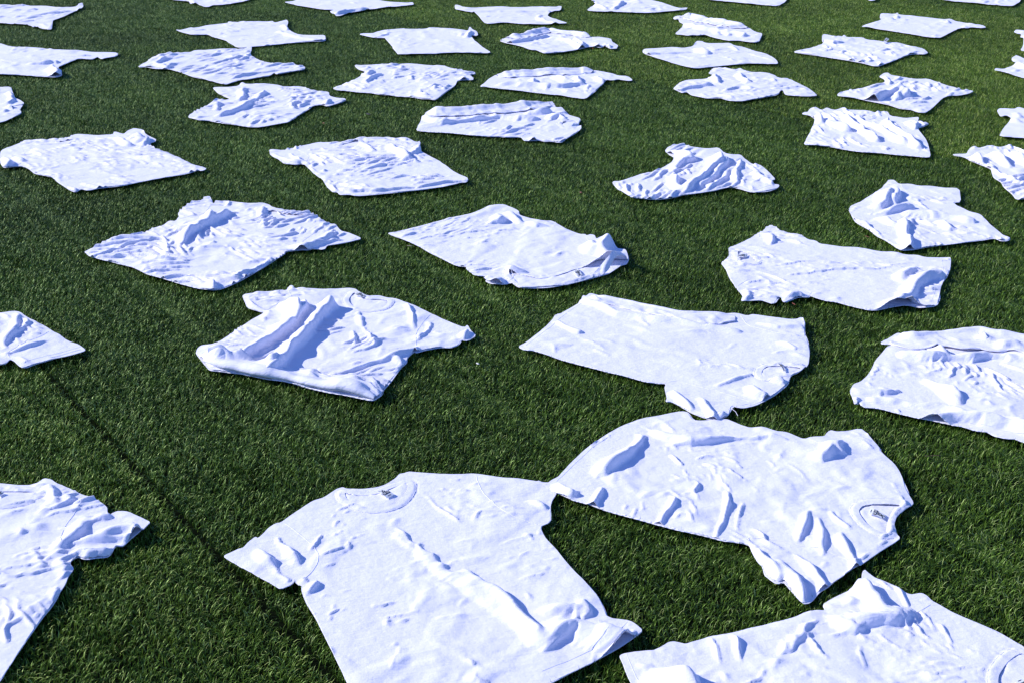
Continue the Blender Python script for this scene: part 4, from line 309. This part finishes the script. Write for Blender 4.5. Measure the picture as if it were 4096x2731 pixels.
def relax(P, V, A, L0, bnd, floor, iters, P0, hold):
    """inextensible cloth with slack settles under gravity on the turf and buckles into wrinkles"""
    vel = np.zeros_like(P); offs = list(L0.keys())
    inv = np.zeros(V.shape, np.float32)
    for (dy, dx) in offs:
        if max(abs(dy), abs(dx)) == 2: continue
        a, b = sl2(V.shape, dy, dx); m = A[(dy, dx)]
        inv[a] += m; inv[b] += m
    inv = (1.5 / np.maximum(inv, 1))[..., None].astype(np.float32)
    pin = np.where(bnd, .35, .010)[..., None].astype(np.float32)
    for it in range(iters):
        old = P.copy()
        P += vel * .92; P[..., 2] -= 4e-5
        acc = np.zeros_like(P)
        for (dy, dx) in offs:
            a, b = sl2(V.shape, dy, dx); d = P[b] - P[a]
            l = np.sqrt(np.einsum('ijk,ijk->ij', d, d)) + 1e-7; r = L0[(dy, dx)]
            c = l - r if max(abs(dy), abs(dx)) < 2 else .35 * np.minimum(l - r * .97, 0)
            d *= (.5 * c / l * A[(dy, dx)])[..., None]
            acc[a] += d; acc[b] -= d
        P += acc * inv
        P[..., :2] += (P0[..., :2] - P[..., :2]) * pin
        P[..., 2] += (P0[..., 2] - P[..., 2]) * hold
        low = P[..., 2] < floor
        P[..., 2] = np.maximum(P[..., 2], floor)
        vel = P - old; vel[low] *= .5
        n = np.sqrt(np.einsum('ijk,ijk->ij', vel, vel))[..., None]; vel *= np.minimum(1, .0025 / (n + 1e-9))
    return P

def sl2(shape, dy, dx):
    ny, nx = shape
    ya, yb = (slice(0, ny - dy), slice(dy, ny))
    if dx >= 0: return (ya, slice(0, nx - dx)), (yb, slice(dx, nx))
    return (ya, slice(-dx, nx)), (yb, slice(0, nx + dx))

class Sheet: pass

def sheet(outline, hole, st, seed):
    """regular grid cut to the outline, its rim snapped onto it"""
    g = Sheet(); lo = outline.min(0) - 2.5 * st; hi = outline.max(0) + 2.5 * st
    nx = int((hi[0] - lo[0]) / st) + 1; ny = int((hi[1] - lo[1]) / st) + 1
    X, Y = np.meshgrid(lo[0] + np.arange(nx) * st, lo[1] + np.arange(ny) * st)
    cx = (X[:-1, :-1] + st / 2); cy = (Y[:-1, :-1] + st / 2)
    C = inside(outline, cx, cy)
    if hole is not None: C &= ~inside(hole, cx, cy)
    cnt = np.zeros((ny, nx), int)
    cnt[:-1, :-1] += C; cnt[1:, :-1] += C; cnt[:-1, 1:] += C; cnt[1:, 1:] += C
    V = cnt > 0; B = V & (cnt < 4)
    d, bx, by, _ = nearest(outline, X, Y, True)
    g.dh = np.full(X.shape, 9.0)
    if hole is not None:
        d2, hx, hy, _ = nearest(hole, X, Y, True); k = d2 < d
        bx = np.where(k, hx, bx); by = np.where(k, hy, by); g.dh = d2; dd = np.minimum(d, d2)
    else: dd = d
    k = B & (dd < 1.3 * st)
    X = np.where(k, bx, X); Y = np.where(k, by, Y)
    g.X, g.Y, g.C, g.V, g.B, g.d, g.st, g.lo = X, Y, C, V, B, d, st, lo
    return g

def grid_normals(P, C):
    N = np.zeros_like(P)
    a = P[:-1, :-1]; b = P[:-1, 1:]; c = P[1:, 1:]; d = P[1:, :-1]
    n = np.cross(c - a, d - b) * C[..., None]
    N[:-1, :-1] += n; N[:-1, 1:] += n; N[1:, 1:] += n; N[1:, :-1] += n
    return N / (np.linalg.norm(N, axis=-1, keepdims=True) + 1e-12)

def emit(name, P, N, C, part, mat, parent, drop=.0018):
    """mesh from the cells of one part, with a turned-down rim on the free edges"""
    cells = C & part
    if not cells.any(): return None
    ny, nx = P.shape[:2]; idx = np.full((ny, nx), -1)
    jj, ii = np.nonzero(cells)
    used = np.zeros((ny, nx), bool)
    for a, b in ((0, 0), (0, 1), (1, 1), (1, 0)): used[jj + a, ii + b] = True
    idx[used] = np.arange(used.sum())
    Vt = P[used]; Nn = N[used]
    F = np.stack([idx[jj, ii], idx[jj, ii + 1], idx[jj + 1, ii + 1], idx[jj + 1, ii]], 1).tolist()
    pad = np.zeros((ny + 1, nx + 1), bool); pad[1:-1, 1:-1] = C      # all cells of the sheet, shifted by one
    rim = {}; ev = []; en = []; n0 = len(Vt)
    def rv(y, x, oy, ox):
        k = (y, x)
        if k not in rim:
            rim[k] = [n0 + len(rim), np.zeros(2)]
            ev.append(P[y, x])
        rim[k][1] += (ox, oy); return rim[k][0]
    for y, x in zip(jj, ii):
        for (oy, ox, e0, e1) in ((-1, 0, (0, 0), (0, 1)), (0, 1, (0, 1), (1, 1)), (1, 0, (1, 1), (1, 0)), (0, -1, (1, 0), (0, 0))):
            if pad[y + 1 + oy, x + 1 + ox]: continue
            a = (y + e0[0], x + e0[1]); b = (y + e1[0], x + e1[1])
            ra = rv(*a, oy, ox); rb = rv(*b, oy, ox)
            F.append((idx[b], idx[a], ra, rb))
    if ev:
        E = np.array(ev); O = np.array([r[1] for r in sorted(rim.values(), key=lambda r: r[0])]); O /= np.linalg.norm(O, axis=1, keepdims=True) + 1e-9
        E[:, :2] += O * .0008; E[:, 2] -= drop
        Vt = np.vstack([Vt, E]); Nn = np.vstack([Nn, np.concatenate([O, np.full((len(O), 1), -.2)], 1)])
    return mesh_obj(name, Vt, F, mat, parent, Nn)

def sample(P, g, x, y):
    u = np.clip((x - g.lo[0]) / g.st, 0, P.shape[1] - 2); v = np.clip((y - g.lo[1]) / g.st, 0, P.shape[0] - 2)
    i = u.astype(int); j = v.astype(int); fu = u - i; fv = v - j; Z = P[..., 2]
    return (Z[j, i] * (1 - fu) + Z[j, i + 1] * fu) * (1 - fv) + (Z[j + 1, i] * (1 - fu) + Z[j + 1, i + 1] * fu) * fv

def cord(name, pts3, r, mat, parent):
    """thin stitched seam lying on the cloth"""
    p = np.asarray(pts3); n = len(p)
    if n < 3: return None
    t = np.gradient(p, axis=0); t /= np.linalg.norm(t, axis=1, keepdims=True) + 1e-9
    s = np.stack([-t[:, 1], t[:, 0], np.zeros(n)], 1); up = np.array([0, 0, 1.0])
    V = []; F = []
    for k in range(n):
        for a in range(5):
            an = math.pi * a / 4; V.append(p[k] + s[k] * math.cos(an) * r + up * math.sin(an) * r * .8)
    for k in range(n - 1):
        for a in range(4): F.append((k * 5 + a, k * 5 + a + 1, k * 5 + 5 + a + 1, k * 5 + 5 + a))
    return mesh_obj(name, V, F, mat, parent)

def densify(p, step):
    out = []
    for a, b in zip(p[:-1], p[1:]):
        n = max(1, int(np.linalg.norm(b - a) / step))
        for k in range(n): out.append(a + (b - a) * k / n)
    out.append(p[-1]); return np.array(out)

def turned_edge(rad, tail, path, out, P, g, seed, parent):
    """an edge of the shirt turned over: cloth rolls up from the grass and lies back on the body"""
    q = densify(path, .008); m = len(q)
    t = np.gradient(q, axis=0); t /= np.linalg.norm(t, axis=1, keepdims=True) + 1e-9
    nn = np.stack([t[:, 1], -t[:, 0]], 1)
    if inside(out, q[:, 0] + nn[:, 0] * .04, q[:, 1] + nn[:, 1] * .04).mean() < .5: nn = -nn
    u = np.arange(m) * .008; zero = np.zeros(m)
    en = np.clip(np.minimum(u, u[-1] - u) / .05, 0, 1); en = .35 + .65 * en * en * (3 - 2 * en)
    r = rad * en * (1 + .28 * vnoise(u, zero, .07, seed) + .12 * vnoise(u, zero, .025, seed + 1))
    tl = tail * (1 + .35 * vnoise(u, zero, .09, seed + 2)) * (.5 + .5 * en)
    prof = [(-.15, .05, 0), (-.75, .25, 0), (-1.0, .65, 0), (-.85, 1.1, 0), (-.4, 1.42, 0), (.15, 1.5, 0), (.65, 1.36, 0), (1.05, 1.08, 0)]
    prof += [(1.05, 1.0 * math.exp(-2.2 * k) + .08, k) for k in np.linspace(.06, 1, 14)]
    rows = []
    for a, b, k in prof:
        s = a * r + k * tl + .50 * r
        x = q[:, 0] + nn[:, 0] * s; y = q[:, 1] + nn[:, 1] * s
        base = np.maximum(sample(P, g, x, y), .003) if k > 0 else np.full(m, .003)
        if k > 0: base = base * min(1, k * 2.5) + .003
        wz = (.0035 * vnoise(x, y, .035, seed + 3) + .003 * vnoise(x + .3 * y, y, .018, seed + 4)) * min(1, .3 + k * 1.2)
        rows.append(np.stack([x, y, np.maximum(base + b * r + wz, .002)], 1))
    n = len(rows); V = np.concatenate(rows, 0); F = []
    for k in range(n - 1):
        for j in range(m - 1): F.append((k * m + j, k * m + j + 1, (k + 1) * m + j + 1, (k + 1) * m + j))
    low = rows[-1].copy(); low[:, 2] -= .003; V = np.vstack([V, low])
    for j in range(m - 1): F.append(((n - 1) * m + j, (n - 1) * m + j + 1, n * m + j + 1, n * m + j))
    return mesh_obj("turned_edge", V, F, CLOTH, parent)

def neck_label(quad, z, parent):
    """woven tag with a looped emblem, a small line of text and a black size box reading XL"""
    q = np.asarray(quad)
    def at(u, v, dz=0):
        p = (q[0] * (1 - v) + q[1] * v) * (1 - u) + (q[3] * (1 - v) + q[2] * v) * u
        return (p[0], p[1], z + .006 * math.sin(math.pi * (.15 + .75 * (1 - u))) + dz)
    V = []; F = []
    for i in range(9):
        for j in range(3): V.append(at(i / 8, j / 2))
    for i in range(8):
        for j in range(2): F.append((i * 3 + j, i * 3 + j + 1, i * 3 + j + 4, i * 3 + j + 3))
    lab = mesh_obj("neck_label", V, F, LABEL_WHITE, parent)
    def patch(name, rects, mat, dz, par):
        V = []; F = []
        for r in rects:
            if len(r) == 4 and not isinstance(r[0], tuple):
                u0, u1, v0, v1 = r; cs = [(u0, v0), (u0, v1), (u1, v1), (u1, v0)]
            else: cs = r
            n = len(V); V += [at(u, v, dz) for u, v in cs]; F.append(tuple(range(n, n + 4)))
        return mesh_obj(name, V, F, mat, par, smooth=False)
    def stroke(pl, wd):
        out = []
        for (a, b), (c, d) in zip(pl[:-1], pl[1:]):
            L = math.hypot(c - a, (d - b) * .5) + 1e-6; nx, ny = -(d - b) * .5 / L * wd, (c - a) / L * wd * 2
            out.append(((a + nx, b + ny), (c + nx, d + ny), (c - nx, d - ny), (a - nx, b - ny)))
        return out
    loop = [(.98, .20), (.88, .34), (.80, .46), (.72, .62), (.66, .72), (.62, .62), (.63, .42), (.69, .30), (.76, .34), (.82, .50), (.88, .66), (.98, .84)]
    patch("print", [(.10, .14, .28, .74), (.28, .50, .04, .96)] + [(.53, .585, .16 + .14 * k, .26 + .14 * k) for k in range(5)] + stroke(loop, .026), INK, .0006, lab)
    xl = [(.32, .46, .14, .20), (.43, .46, .20, .34)]
    xl = stroke([(.32, .12), (.46, .32)], .010) + stroke([(.46, .12), (.32, .32)], .010) + [(.32, .46, .38, .43), (.43, .46, .43, .54)]
    patch("size_lettering", xl + [(.32, .37, .62, .88), (.41, .46, .62, .88)], LABEL_WHITE, .0011, lab)
    return lab

EDGES = []

def strokes(Zr, X, Y, gx, gy, S, g, seed, calm):
    """many short curved wrinkles, gathered in patches and following a drifting direction"""
    r = np.random.RandomState(seed + 400); e = S['e']; st = g.st
    jj, ii = np.nonzero(g.V); area = len(jj) * st * st
    n = int(area * (150 + 9500 * e) * (1 if st < .0075 else .7)); ny, nx = X.shape
    base = S.get('wd', r.rand() * math.pi)
    acc = np.zeros(X.shape)
    for k in range(n):
        q = r.randint(len(jj)); px, py = X[jj[q], ii[q]], Y[jj[q], ii[q]]
        pm = .45 + .9 * float(vnoise(np.array([gx[jj[q], ii[q]]]), np.array([gy[jj[q], ii[q]]]), .17, seed + 84)[0])
        if r.rand() > pm: continue
        th = base + (.35 if 'wd' in S else .8) * r.randn() + 1.3 * float(vnoise(np.array([px]), np.array([py]), .22, seed + 90)[0]) * (.4 if 'wd' in S else 1)
        Ln = (.035 + .075 * r.rand() ** 1.5) * (1.5 if 'wd' in S else 1); h = (.0022 + .0070 * r.rand() ** 1.6) * (.55 + 10 * e)
        s = max(.0050 + .0045 * r.rand(), 1.1 * st) * (.75 + h / .014)
        curv = r.randn() * 9; m = 7; p = np.zeros((m, 2)); p[0] = px, py; a = th
        for z in range(1, m):
            a += curv * Ln / m + r.randn() * .12; p[z] = p[z - 1] + Ln / (m - 1) * np.array([math.cos(a), math.sin(a)])
        lo = p.min(0) - 3.2 * s; hi = p.max(0) + 3.2 * s
        i0 = max(0, int((lo[0] - g.lo[0]) / st)); i1 = min(nx, int((hi[0] - g.lo[0]) / st) + 2)
        j0 = max(0, int((lo[1] - g.lo[1]) / st)); j1 = min(ny, int((hi[1] - g.lo[1]) / st) + 2)
        if i1 - i0 < 2 or j1 - j0 < 2: continue
        xx, yy = X[j0:j1, i0:i1], Y[j0:j1, i0:i1]
        d, bx, by, t = nearest(p, xx, yy, False)
        tp = np.clip(np.sin(math.pi * np.clip(t, .02, .98)), 0, 1) ** .8
        sg = np.sign((xx - bx) * -math.sin(th) + (yy - by) * math.cos(th)) * (1 if r.rand() < .5 else -1)
        pr = np.exp(-(d / (s * np.where(sg > 0, .75, 1.25))) ** 2)
        acc[j0:j1, i0:i1] += (h * tp * pr) ** 2
    Zr += acc ** .5 * calm

def build_shirt(i, S):
    cm = lambda a: np.asarray(a, float).reshape(-1, 2) / 100
    out = chaikin(cm(S['o'])); c = out.mean(0); out = out - c
    root = bpy.data.objects.new("t_shirt", None); col.objects.link(root); root.location = (c[0], c[1], ZB); root.empty_display_size = .1
    tag(root, S['l'], "T-shirt", "white T-shirts laid out on the turf")
    st = S['st'] / 100; seed = 1000 + 37 * i
    hole = chaikin(cm(S['ho']) - c, 2) if 'ho' in S else None
    g = sheet(out, hole, st, seed); X, Y, V = g.X, g.Y, g.V
    gx, gy = X + c[0], Y + c[1]
    # shape the folds: each crest dies out towards its ends unless it runs over the edge of the cloth
    acc = np.zeros(X.shape)
    wx = X + .008 * vnoise(X, Y, .07, seed + 70) + .0015 * vnoise(X, Y, .025, seed + 72)
    wy = Y + .008 * vnoise(X, Y, .07, seed + 71) + .0015 * vnoise(X, Y, .025, seed + 73)
    for fi, (h, wd, cr) in enumerate(S.get('r', ())):
        cp = chaikin(cm(cr) - c, 2, False)
        dc = nearest(out, cp[:, 0], cp[:, 1], True)[0]; ln = np.linalg.norm(np.diff(cp, axis=0), axis=1).sum()
        d, bx, by, t = nearest(cp, wx, wy, False)
        run = min(.10, .48 * ln)
        ta = np.clip((t * ln) / run, 0, 1); tb = np.clip((1 - t) * ln / run, 0, 1)
        ta = ta * ta * (3 - 2 * ta); tb = tb * tb * (3 - 2 * tb)
        t0 = 1.0 if dc[0] < .025 else .12; t1 = 1.0 if dc[-1] < .025 else .12
        tp = (t0 + (1 - t0) * ta) * (t1 + (1 - t1) * tb)
        s = wd / 100 * (.82 + .6 * (1 - tp)) * (1 + .18 * vnoise(X, Y, .09, seed + fi))
        side = np.sign((wx - bx) * math.cos(SHADOW_AZ) + (wy - by) * math.sin(SHADOW_AZ))
        s = s * np.where(side > 0, .80, 1.25)          # fold shaped to the sun: shadow flank steep, lit flank shallow
        pr = .76 * np.exp(-(d / s) ** 2) + .24 * np.exp(-(d / (2.6 * s)) ** 2)
        z = h / 100 * max(.58, .30 + .095 * h) * (.78 if st < .0046 else .92 if st < .0075 else .85) * tp * pr * (1 + .16 * vnoise(X, Y, .06, seed + 5 + fi))
        if np.median(dc) < .035: z = z * (1 - .85 * np.exp(-g.d / .009))     # a rolled edge comes down to the grass
        acc += z ** 2
    Z = acc ** .5; lean = Z.copy()
    # soft rumples and crisp creases left from folding and wringing
    ro = (seed * 1.7) % 3.1; cr_, sr_ = math.cos(S.get('wd', ro)), math.sin(S.get('wd', ro))
    an = 2.6 if 'wd' in S else 1.5
    qa = (gx * cr_ + gy * sr_) / an; qb = -gx * sr_ + gy * cr_
    qa = qa + .03 * vnoise(gx, gy, .12, seed + 80); qb = qb + .03 * vnoise(gx, gy, .12, seed + 81)
    k = (.95 + 7 * S['e']) * (1.05 if st < .0046 else 1)
    soft = .0022 * vnoise(qa, qb, .026, seed + 88) + .0040 * vnoise(qa, qb, .052, seed + 82) + .0062 * vnoise(qa, qb, .11, seed + 83)
    Zr = (soft * 1.15) * k
    if st < .0095: strokes(Zr, X, Y, gx, gy, S, g, seed, 1 - .7 * np.clip((lean - .004) / .012, 0, 1))
    if 'z' in S:
        zc = np.array(S['z'], float) / 100; wsum = 0; zz = 0
        for zx, zy, zv in zc:
            ww = 1 / (((X - zx + c[0]) ** 2 + (Y - zy + c[1]) ** 2) + .004); wsum = wsum + ww; zz = zz + ww * zv
        Z += zz / wsum
    de = np.minimum(g.d, g.dh)
    Z += .014 * np.exp(-(g.dh / .030) ** 2)
    Z += .0015 * (1 - np.exp(-de / .010)) + .004 * np.clip(vnoise(X, Y, .16, seed + 2), 0, 1) * (1 - np.exp(-de / .03))
    edge = 1 - np.exp(-de / .014)
    Z += .012 * np.clip(vnoise(gx, gy, .07, seed + 31) - .25, 0, 1) * np.exp(-g.d / .022)      # the hem lifts here and there
    Zr = (Zr + .0015 * k) * (.3 + .7 * edge); Z = Z + Zr
    floor = .0020 + np.maximum(Zr, 0) * .6 + .0008 * vnoise(X, Y, .03, seed + 8)
    P0 = np.stack([X, Y, Z], -1)
    e = (.026 + 1.5 * S['e']) * (.22 + 1.3 * np.clip(.48 + 1.1 * vnoise(X, Y, .13, seed + 11), 0, 1.4)) * (1 - .75 * np.clip((lean - .004) / .012, 0, 1)) * (1 if st < .0075 else .55)
    tha = S.get('wd', (seed * 1.7) % 3.1) + (.35 if 'wd' in S else 1.5) * vnoise(gx, gy, .20, seed + 12)
    ca_, sa_ = np.cos(tha), np.sin(tha)
    A = {}; L0 = {}
    for (dy, dx) in ((0, 1), (1, 0), (1, 1), (1, -1), (0, 2), (2, 0)):
        a, b = sl2(V.shape, dy, dx)
        m = (V[a] & V[b]).astype(float)
        if max(dy, dx) == 2:
            mid = sl2(V.shape, dy // 2, dx // 2)
            k = np.zeros(V.shape, bool)
            k = V[1:-1, :] if dy == 2 else V[:, 1:-1]
            m *= k
        dd = P0[b] - P0[a]; l = np.sqrt((dd ** 2).sum(-1))
        ee = (e[a] + e[b]) / 2
        cm_, sm_ = (ca_[a] + ca_[b]) / 2, (sa_[a] + sa_[b]) / 2      # slack lies mostly across the local wrinkle direction
        n2 = (-dd[..., 0] * sm_ + dd[..., 1] * cm_) ** 2 / (dd[..., 0] ** 2 + dd[..., 1] ** 2 + 1e-9)
        ee = ee * (.12 + 1.6 * n2)
        A[(dy, dx)] = m.astype(np.float32); L0[(dy, dx)] = (l * (1 + ee)).astype(np.float32)
    # folds leaned down-sun, shaped so that they shade their far flank
    P0[..., 0] += np.where(g.B, 0, .34 * lean * math.cos(SHADOW_AZ)); P0[..., 1] += np.where(g.B, 0, .34 * lean * math.sin(SHADOW_AZ))
    P0 = P0.astype(np.float32); floor = floor.astype(np.float32)
    P = P0.copy()
    P[..., 2] += (.0022 + .025 * S['e']) * vnoise(X, Y, max(.015, 3 * st), seed + 21) + .002 * vnoise(X, Y, max(.04, 5 * st), seed + 22)
    P[..., 2] = np.maximum(P[..., 2], floor)
    P = relax(P, V, A, L0, g.B, floor, 260 if st < .0046 else 170 if st < .0056 else 110, P0, (.022 * np.clip((lean - .004) / .010, 0, 1)).astype(np.float32))
    # light smoothing of grid noise
    Zs = P[..., 2].copy(); W = V.astype(float)
    num = np.zeros_like(Zs); den = np.zeros_like(Zs)
    for dy, dx in ((0, 1), (1, 0)):
        a, b = sl2(V.shape, dy, dx)
        num[a] += (Zs * W)[b]; den[a] += W[b]; num[b] += (Zs * W)[a]; den[b] += W[a]
    P[..., 2] = np.where(V, Zs * .7 + .3 * num / np.maximum(den, 1), Zs)
    P[~V, 2] = np.where(den > 0, num / np.maximum(den, 1), .004)[~V]
    band = None
    if hole is not None:
        bw = .021
        P[..., 2] += np.where(g.dh < bw, .0022, 0) - .0014 * np.exp(-((g.dh - bw) / .0035) ** 2)
    N = grid_normals(P, g.C)
    ccx = X[:-1, :-1] + st / 2; ccy = Y[:-1, :-1] + st / 2
    left = np.ones(g.C.shape, bool)
    if hole is not None and st < .0095:
        dhc = nearest(hole, ccx, ccy, True)[0]; part = dhc < .021
        emit("collar", P, N, g.C, part & left, CLOTH, root); left &= ~part
    for poly in S.get('sl', ()):
        pp = chaikin(cm(poly) - c)
        part = inside(pp, ccx, ccy) & left
        emit("sleeve", P, N, g.C, part, CLOTH, root); left &= ~part
        if st < .0095:
            q = densify(np.vstack([pp, pp[:1]]), .008)
            dq = nearest(out, q[:, 0], q[:, 1], True)[0]; keep = (dq > .009) & inside(out, q[:, 0], q[:, 1])
            k0 = int(np.argmin(keep)); q = np.roll(q, -k0, 0); keep = np.roll(keep, -k0); run = []
            for k in list(range(len(q))):
                if keep[k]: run.append(q[k])
                if (not keep[k] or k == len(q) - 1) and run:
                    if len(run) > 5:
                        r = np.array(run); z = sample(P, g, r[:, 0], r[:, 1])
                        cord("seam", np.column_stack([r, z + .0001]), .0009, CLOTH, root)
                    run = []
    emit("body", P, N, g.C, left, CLOTH, root)
    if 'hm' in S:
        q = densify(chaikin(cm(S['hm']) - c, 2, False), .008); z = sample(P, g, q[:, 0], q[:, 1])
        cord("hem_stitching", np.column_stack([q, z + .0001]), .0006, CLOTH, root)
    if hole is not None and st < .0095:
        q = densify(np.vstack([hole, hole[:1]]), .006); nn = np.gradient(q, axis=0); nn = np.stack([nn[:, 1], -nn[:, 0]], 1); nn /= np.linalg.norm(nn, axis=1, keepdims=True) + 1e-9
        if inside(hole, q[:, 0] + nn[:, 0] * .003, q[:, 1] + nn[:, 1] * .003).mean() > .5: nn = -nn
        for off, rad in ((.021, .0006),):
            r = q + nn * off; dq = nearest(out, r[:, 0], r[:, 1], True)[0]
            keep = inside(out, r[:, 0], r[:, 1]) & (dq > .004) & (nearest(hole, r[:, 0], r[:, 1], True)[0] > off * .8); run = []
            for kk in range(len(r) + 1):
                if kk < len(r) and keep[kk]: run.append(r[kk]); continue
                if len(run) > 5:
                    rr = np.array(run); z = sample(P, g, rr[:, 0], rr[:, 1]); cord("collar_seam", np.column_stack([rr, z + .0003]), rad, CLOTH, root)
                run = []
    if st < .0095: EDGES.append((out + c, st))
    # the back of the shirt, lying on the grass below the front
    if st < .0099 or hole is not None:
        rs = np.random.RandomState(seed)
        jit = np.stack([vnoise(out[:, 0], out[:, 1], .10, seed + 50), vnoise(out[:, 0], out[:, 1], .10, seed + 51)], 1) * .007
        b = sheet(out + jit, None, st * 1.6, seed)
        zb = .0003 + .0010 * (1 + vnoise(b.X, b.Y, .045, seed + 60)) * .5
        if hole is not None:                 # the back rises a little inside the neck opening
            k = inside(hole, b.X, b.Y); zb = zb + np.where(k, .0020 * (1 + vnoise(b.X, b.Y, .025, seed + 61)), 0)
        Pb = np.stack([b.X, b.Y, zb], -1)
        emit("back_panel", Pb, grid_normals(Pb, b.C), b.C, np.ones(b.C.shape, bool), CLOTH, root)
    for (rad, tail, path) in S.get('ro', ()):
        turned_edge(rad / 100, tail / 100, chaikin(cm(path) - c, 2, False), out, P, g, seed + 900, root)
    if 'tg' in S:
        q = cm(S['tg']) - c
        zq = .006 if hole is not None and inside(hole, q[:, 0], q[:, 1]).any() else float(sample(P, g, q[:, 0], q[:, 1]).max()) + .002
        neck_label(q, zq, root)
    return root

for i, S in enumerate(SHIRTS):
    root = build_shirt(i, S)
    if 'askew' in S['l']:
        p = np.array(THREAD).reshape(-1, 2) - np.array(root.location[:2]); q = densify(chaikin(p, 2, False), .01)
        cord("loose_thread", np.column_stack([q, np.full(len(q), .004)]), .0007, CLOTH, root)

# ------------------------------------------------------------------ stray blades standing up along the edges of the shirts
r = np.random.RandomState(77); FV = []; FF = []; FT = []
for o, st in EDGES:
    q = densify(np.vstack([o, o[:1]]), .004); t = np.gradient(q, axis=0); t /= np.linalg.norm(t, axis=1, keepdims=True) + 1e-9
    nn = np.stack([t[:, 1], -t[:, 0]], 1)
    if inside(o, q[:, 0] + nn[:, 0] * .004, q[:, 1] + nn[:, 1] * .004).mean() > .5: nn = -nn
    for k in np.nonzero(r.rand(len(q)) < (.55 if st < .0065 else .35))[0]:
        p = q[k] + nn[k] * (.002 + .010 * r.rand()) + t[k] * r.randn() * .003
        if inside(o, np.array([p[0]]), np.array([p[1]]))[0]: continue
        az = math.atan2(-nn[k][1], -nn[k][0]) + r.randn() * 1.2; ln = abs(.35 + .35 * r.randn()); L_ = .020 + .012 * r.rand(); wd = .0006 + .0004 * r.rand()
        sx, sy = -math.sin(az + r.randn() * .5), math.cos(az); x, y, z = p[0], p[1], .006; n0 = len(FV)
        for s_ in range(4):
            a = min(1.5, ln * (.4 + .45 * s_)); wk = wd * (1, .95, .7, .08)[s_]
            FV += [(x - sx * wk, y - sy * wk, z), (x + sx * wk, y + sy * wk, z)]
            x += math.cos(az) * math.sin(a) * L_ / 3; y += math.sin(az) * math.sin(a) * L_ / 3; z += math.cos(a) * L_ / 3
        FF += [(n0 + 2 * j, n0 + 2 * j + 1, n0 + 2 * j + 3, n0 + 2 * j + 2) for j in range(3)]
        FT += [min(1, max(0, .45 + .2 * r.randn() + (r.rand() < .05) * .4))] * 8
fr = mesh_obj("stray_grass", FV, FF, EDGE_BLADE, smooth=False)
a = fr.data.attributes.new("tint", 'FLOAT', 'POINT'); a.data.foreach_set("value", np.array(FT, np.float32))
tag(fr, "stray artificial grass blades standing up around the shirt edges", "grass", kind="stuff")

# ------------------------------------------------------------------ bits of litter on the turf
for nm, lab, cat, cc, q, wd in BITS:
    a = np.array(q[:2]); b = np.array(q[2:]); m = (a + b) / 2; d = b - a; Ln = np.linalg.norm(d); d /= Ln; s = np.array([-d[1], d[0]])
    V = []; F = []; rr = np.random.RandomState(int(Ln * 1e4))
    n = 6
    for k in range(n + 1):
        t = k / n; wk = wd * .5 * (math.sin(math.pi * min(.92, max(.1, t))) ** .5) * (.8 + .4 * rr.rand()); bow = .10 * Ln * math.sin(math.pi * t) * (rr.rand() - .3)
        p = d * (t - .5) * Ln + s * bow
        hz = .003 + wd * .25 + .002 * rr.rand()
        for (sx, sz) in ((1, 0), (0, .45), (-1, 0), (0, -.25)):
            V.append((p[0] + s[0] * wk * sx, p[1] + s[1] * wk * sx, hz + wk * sz * 1.4))
    for k in range(n):
        for j in range(4): F.append((k * 4 + j, k * 4 + (j + 1) % 4, k * 4 + 4 + (j + 1) % 4, k * 4 + 4 + j))
    F.append((3, 2, 1, 0)); F.append(tuple(n * 4 + j for j in range(4)))
    o = mesh_obj(nm, V, F, plain(nm, cc)); o.location = (m[0], m[1], ZB - .002)
    tag(o, lab, cat)
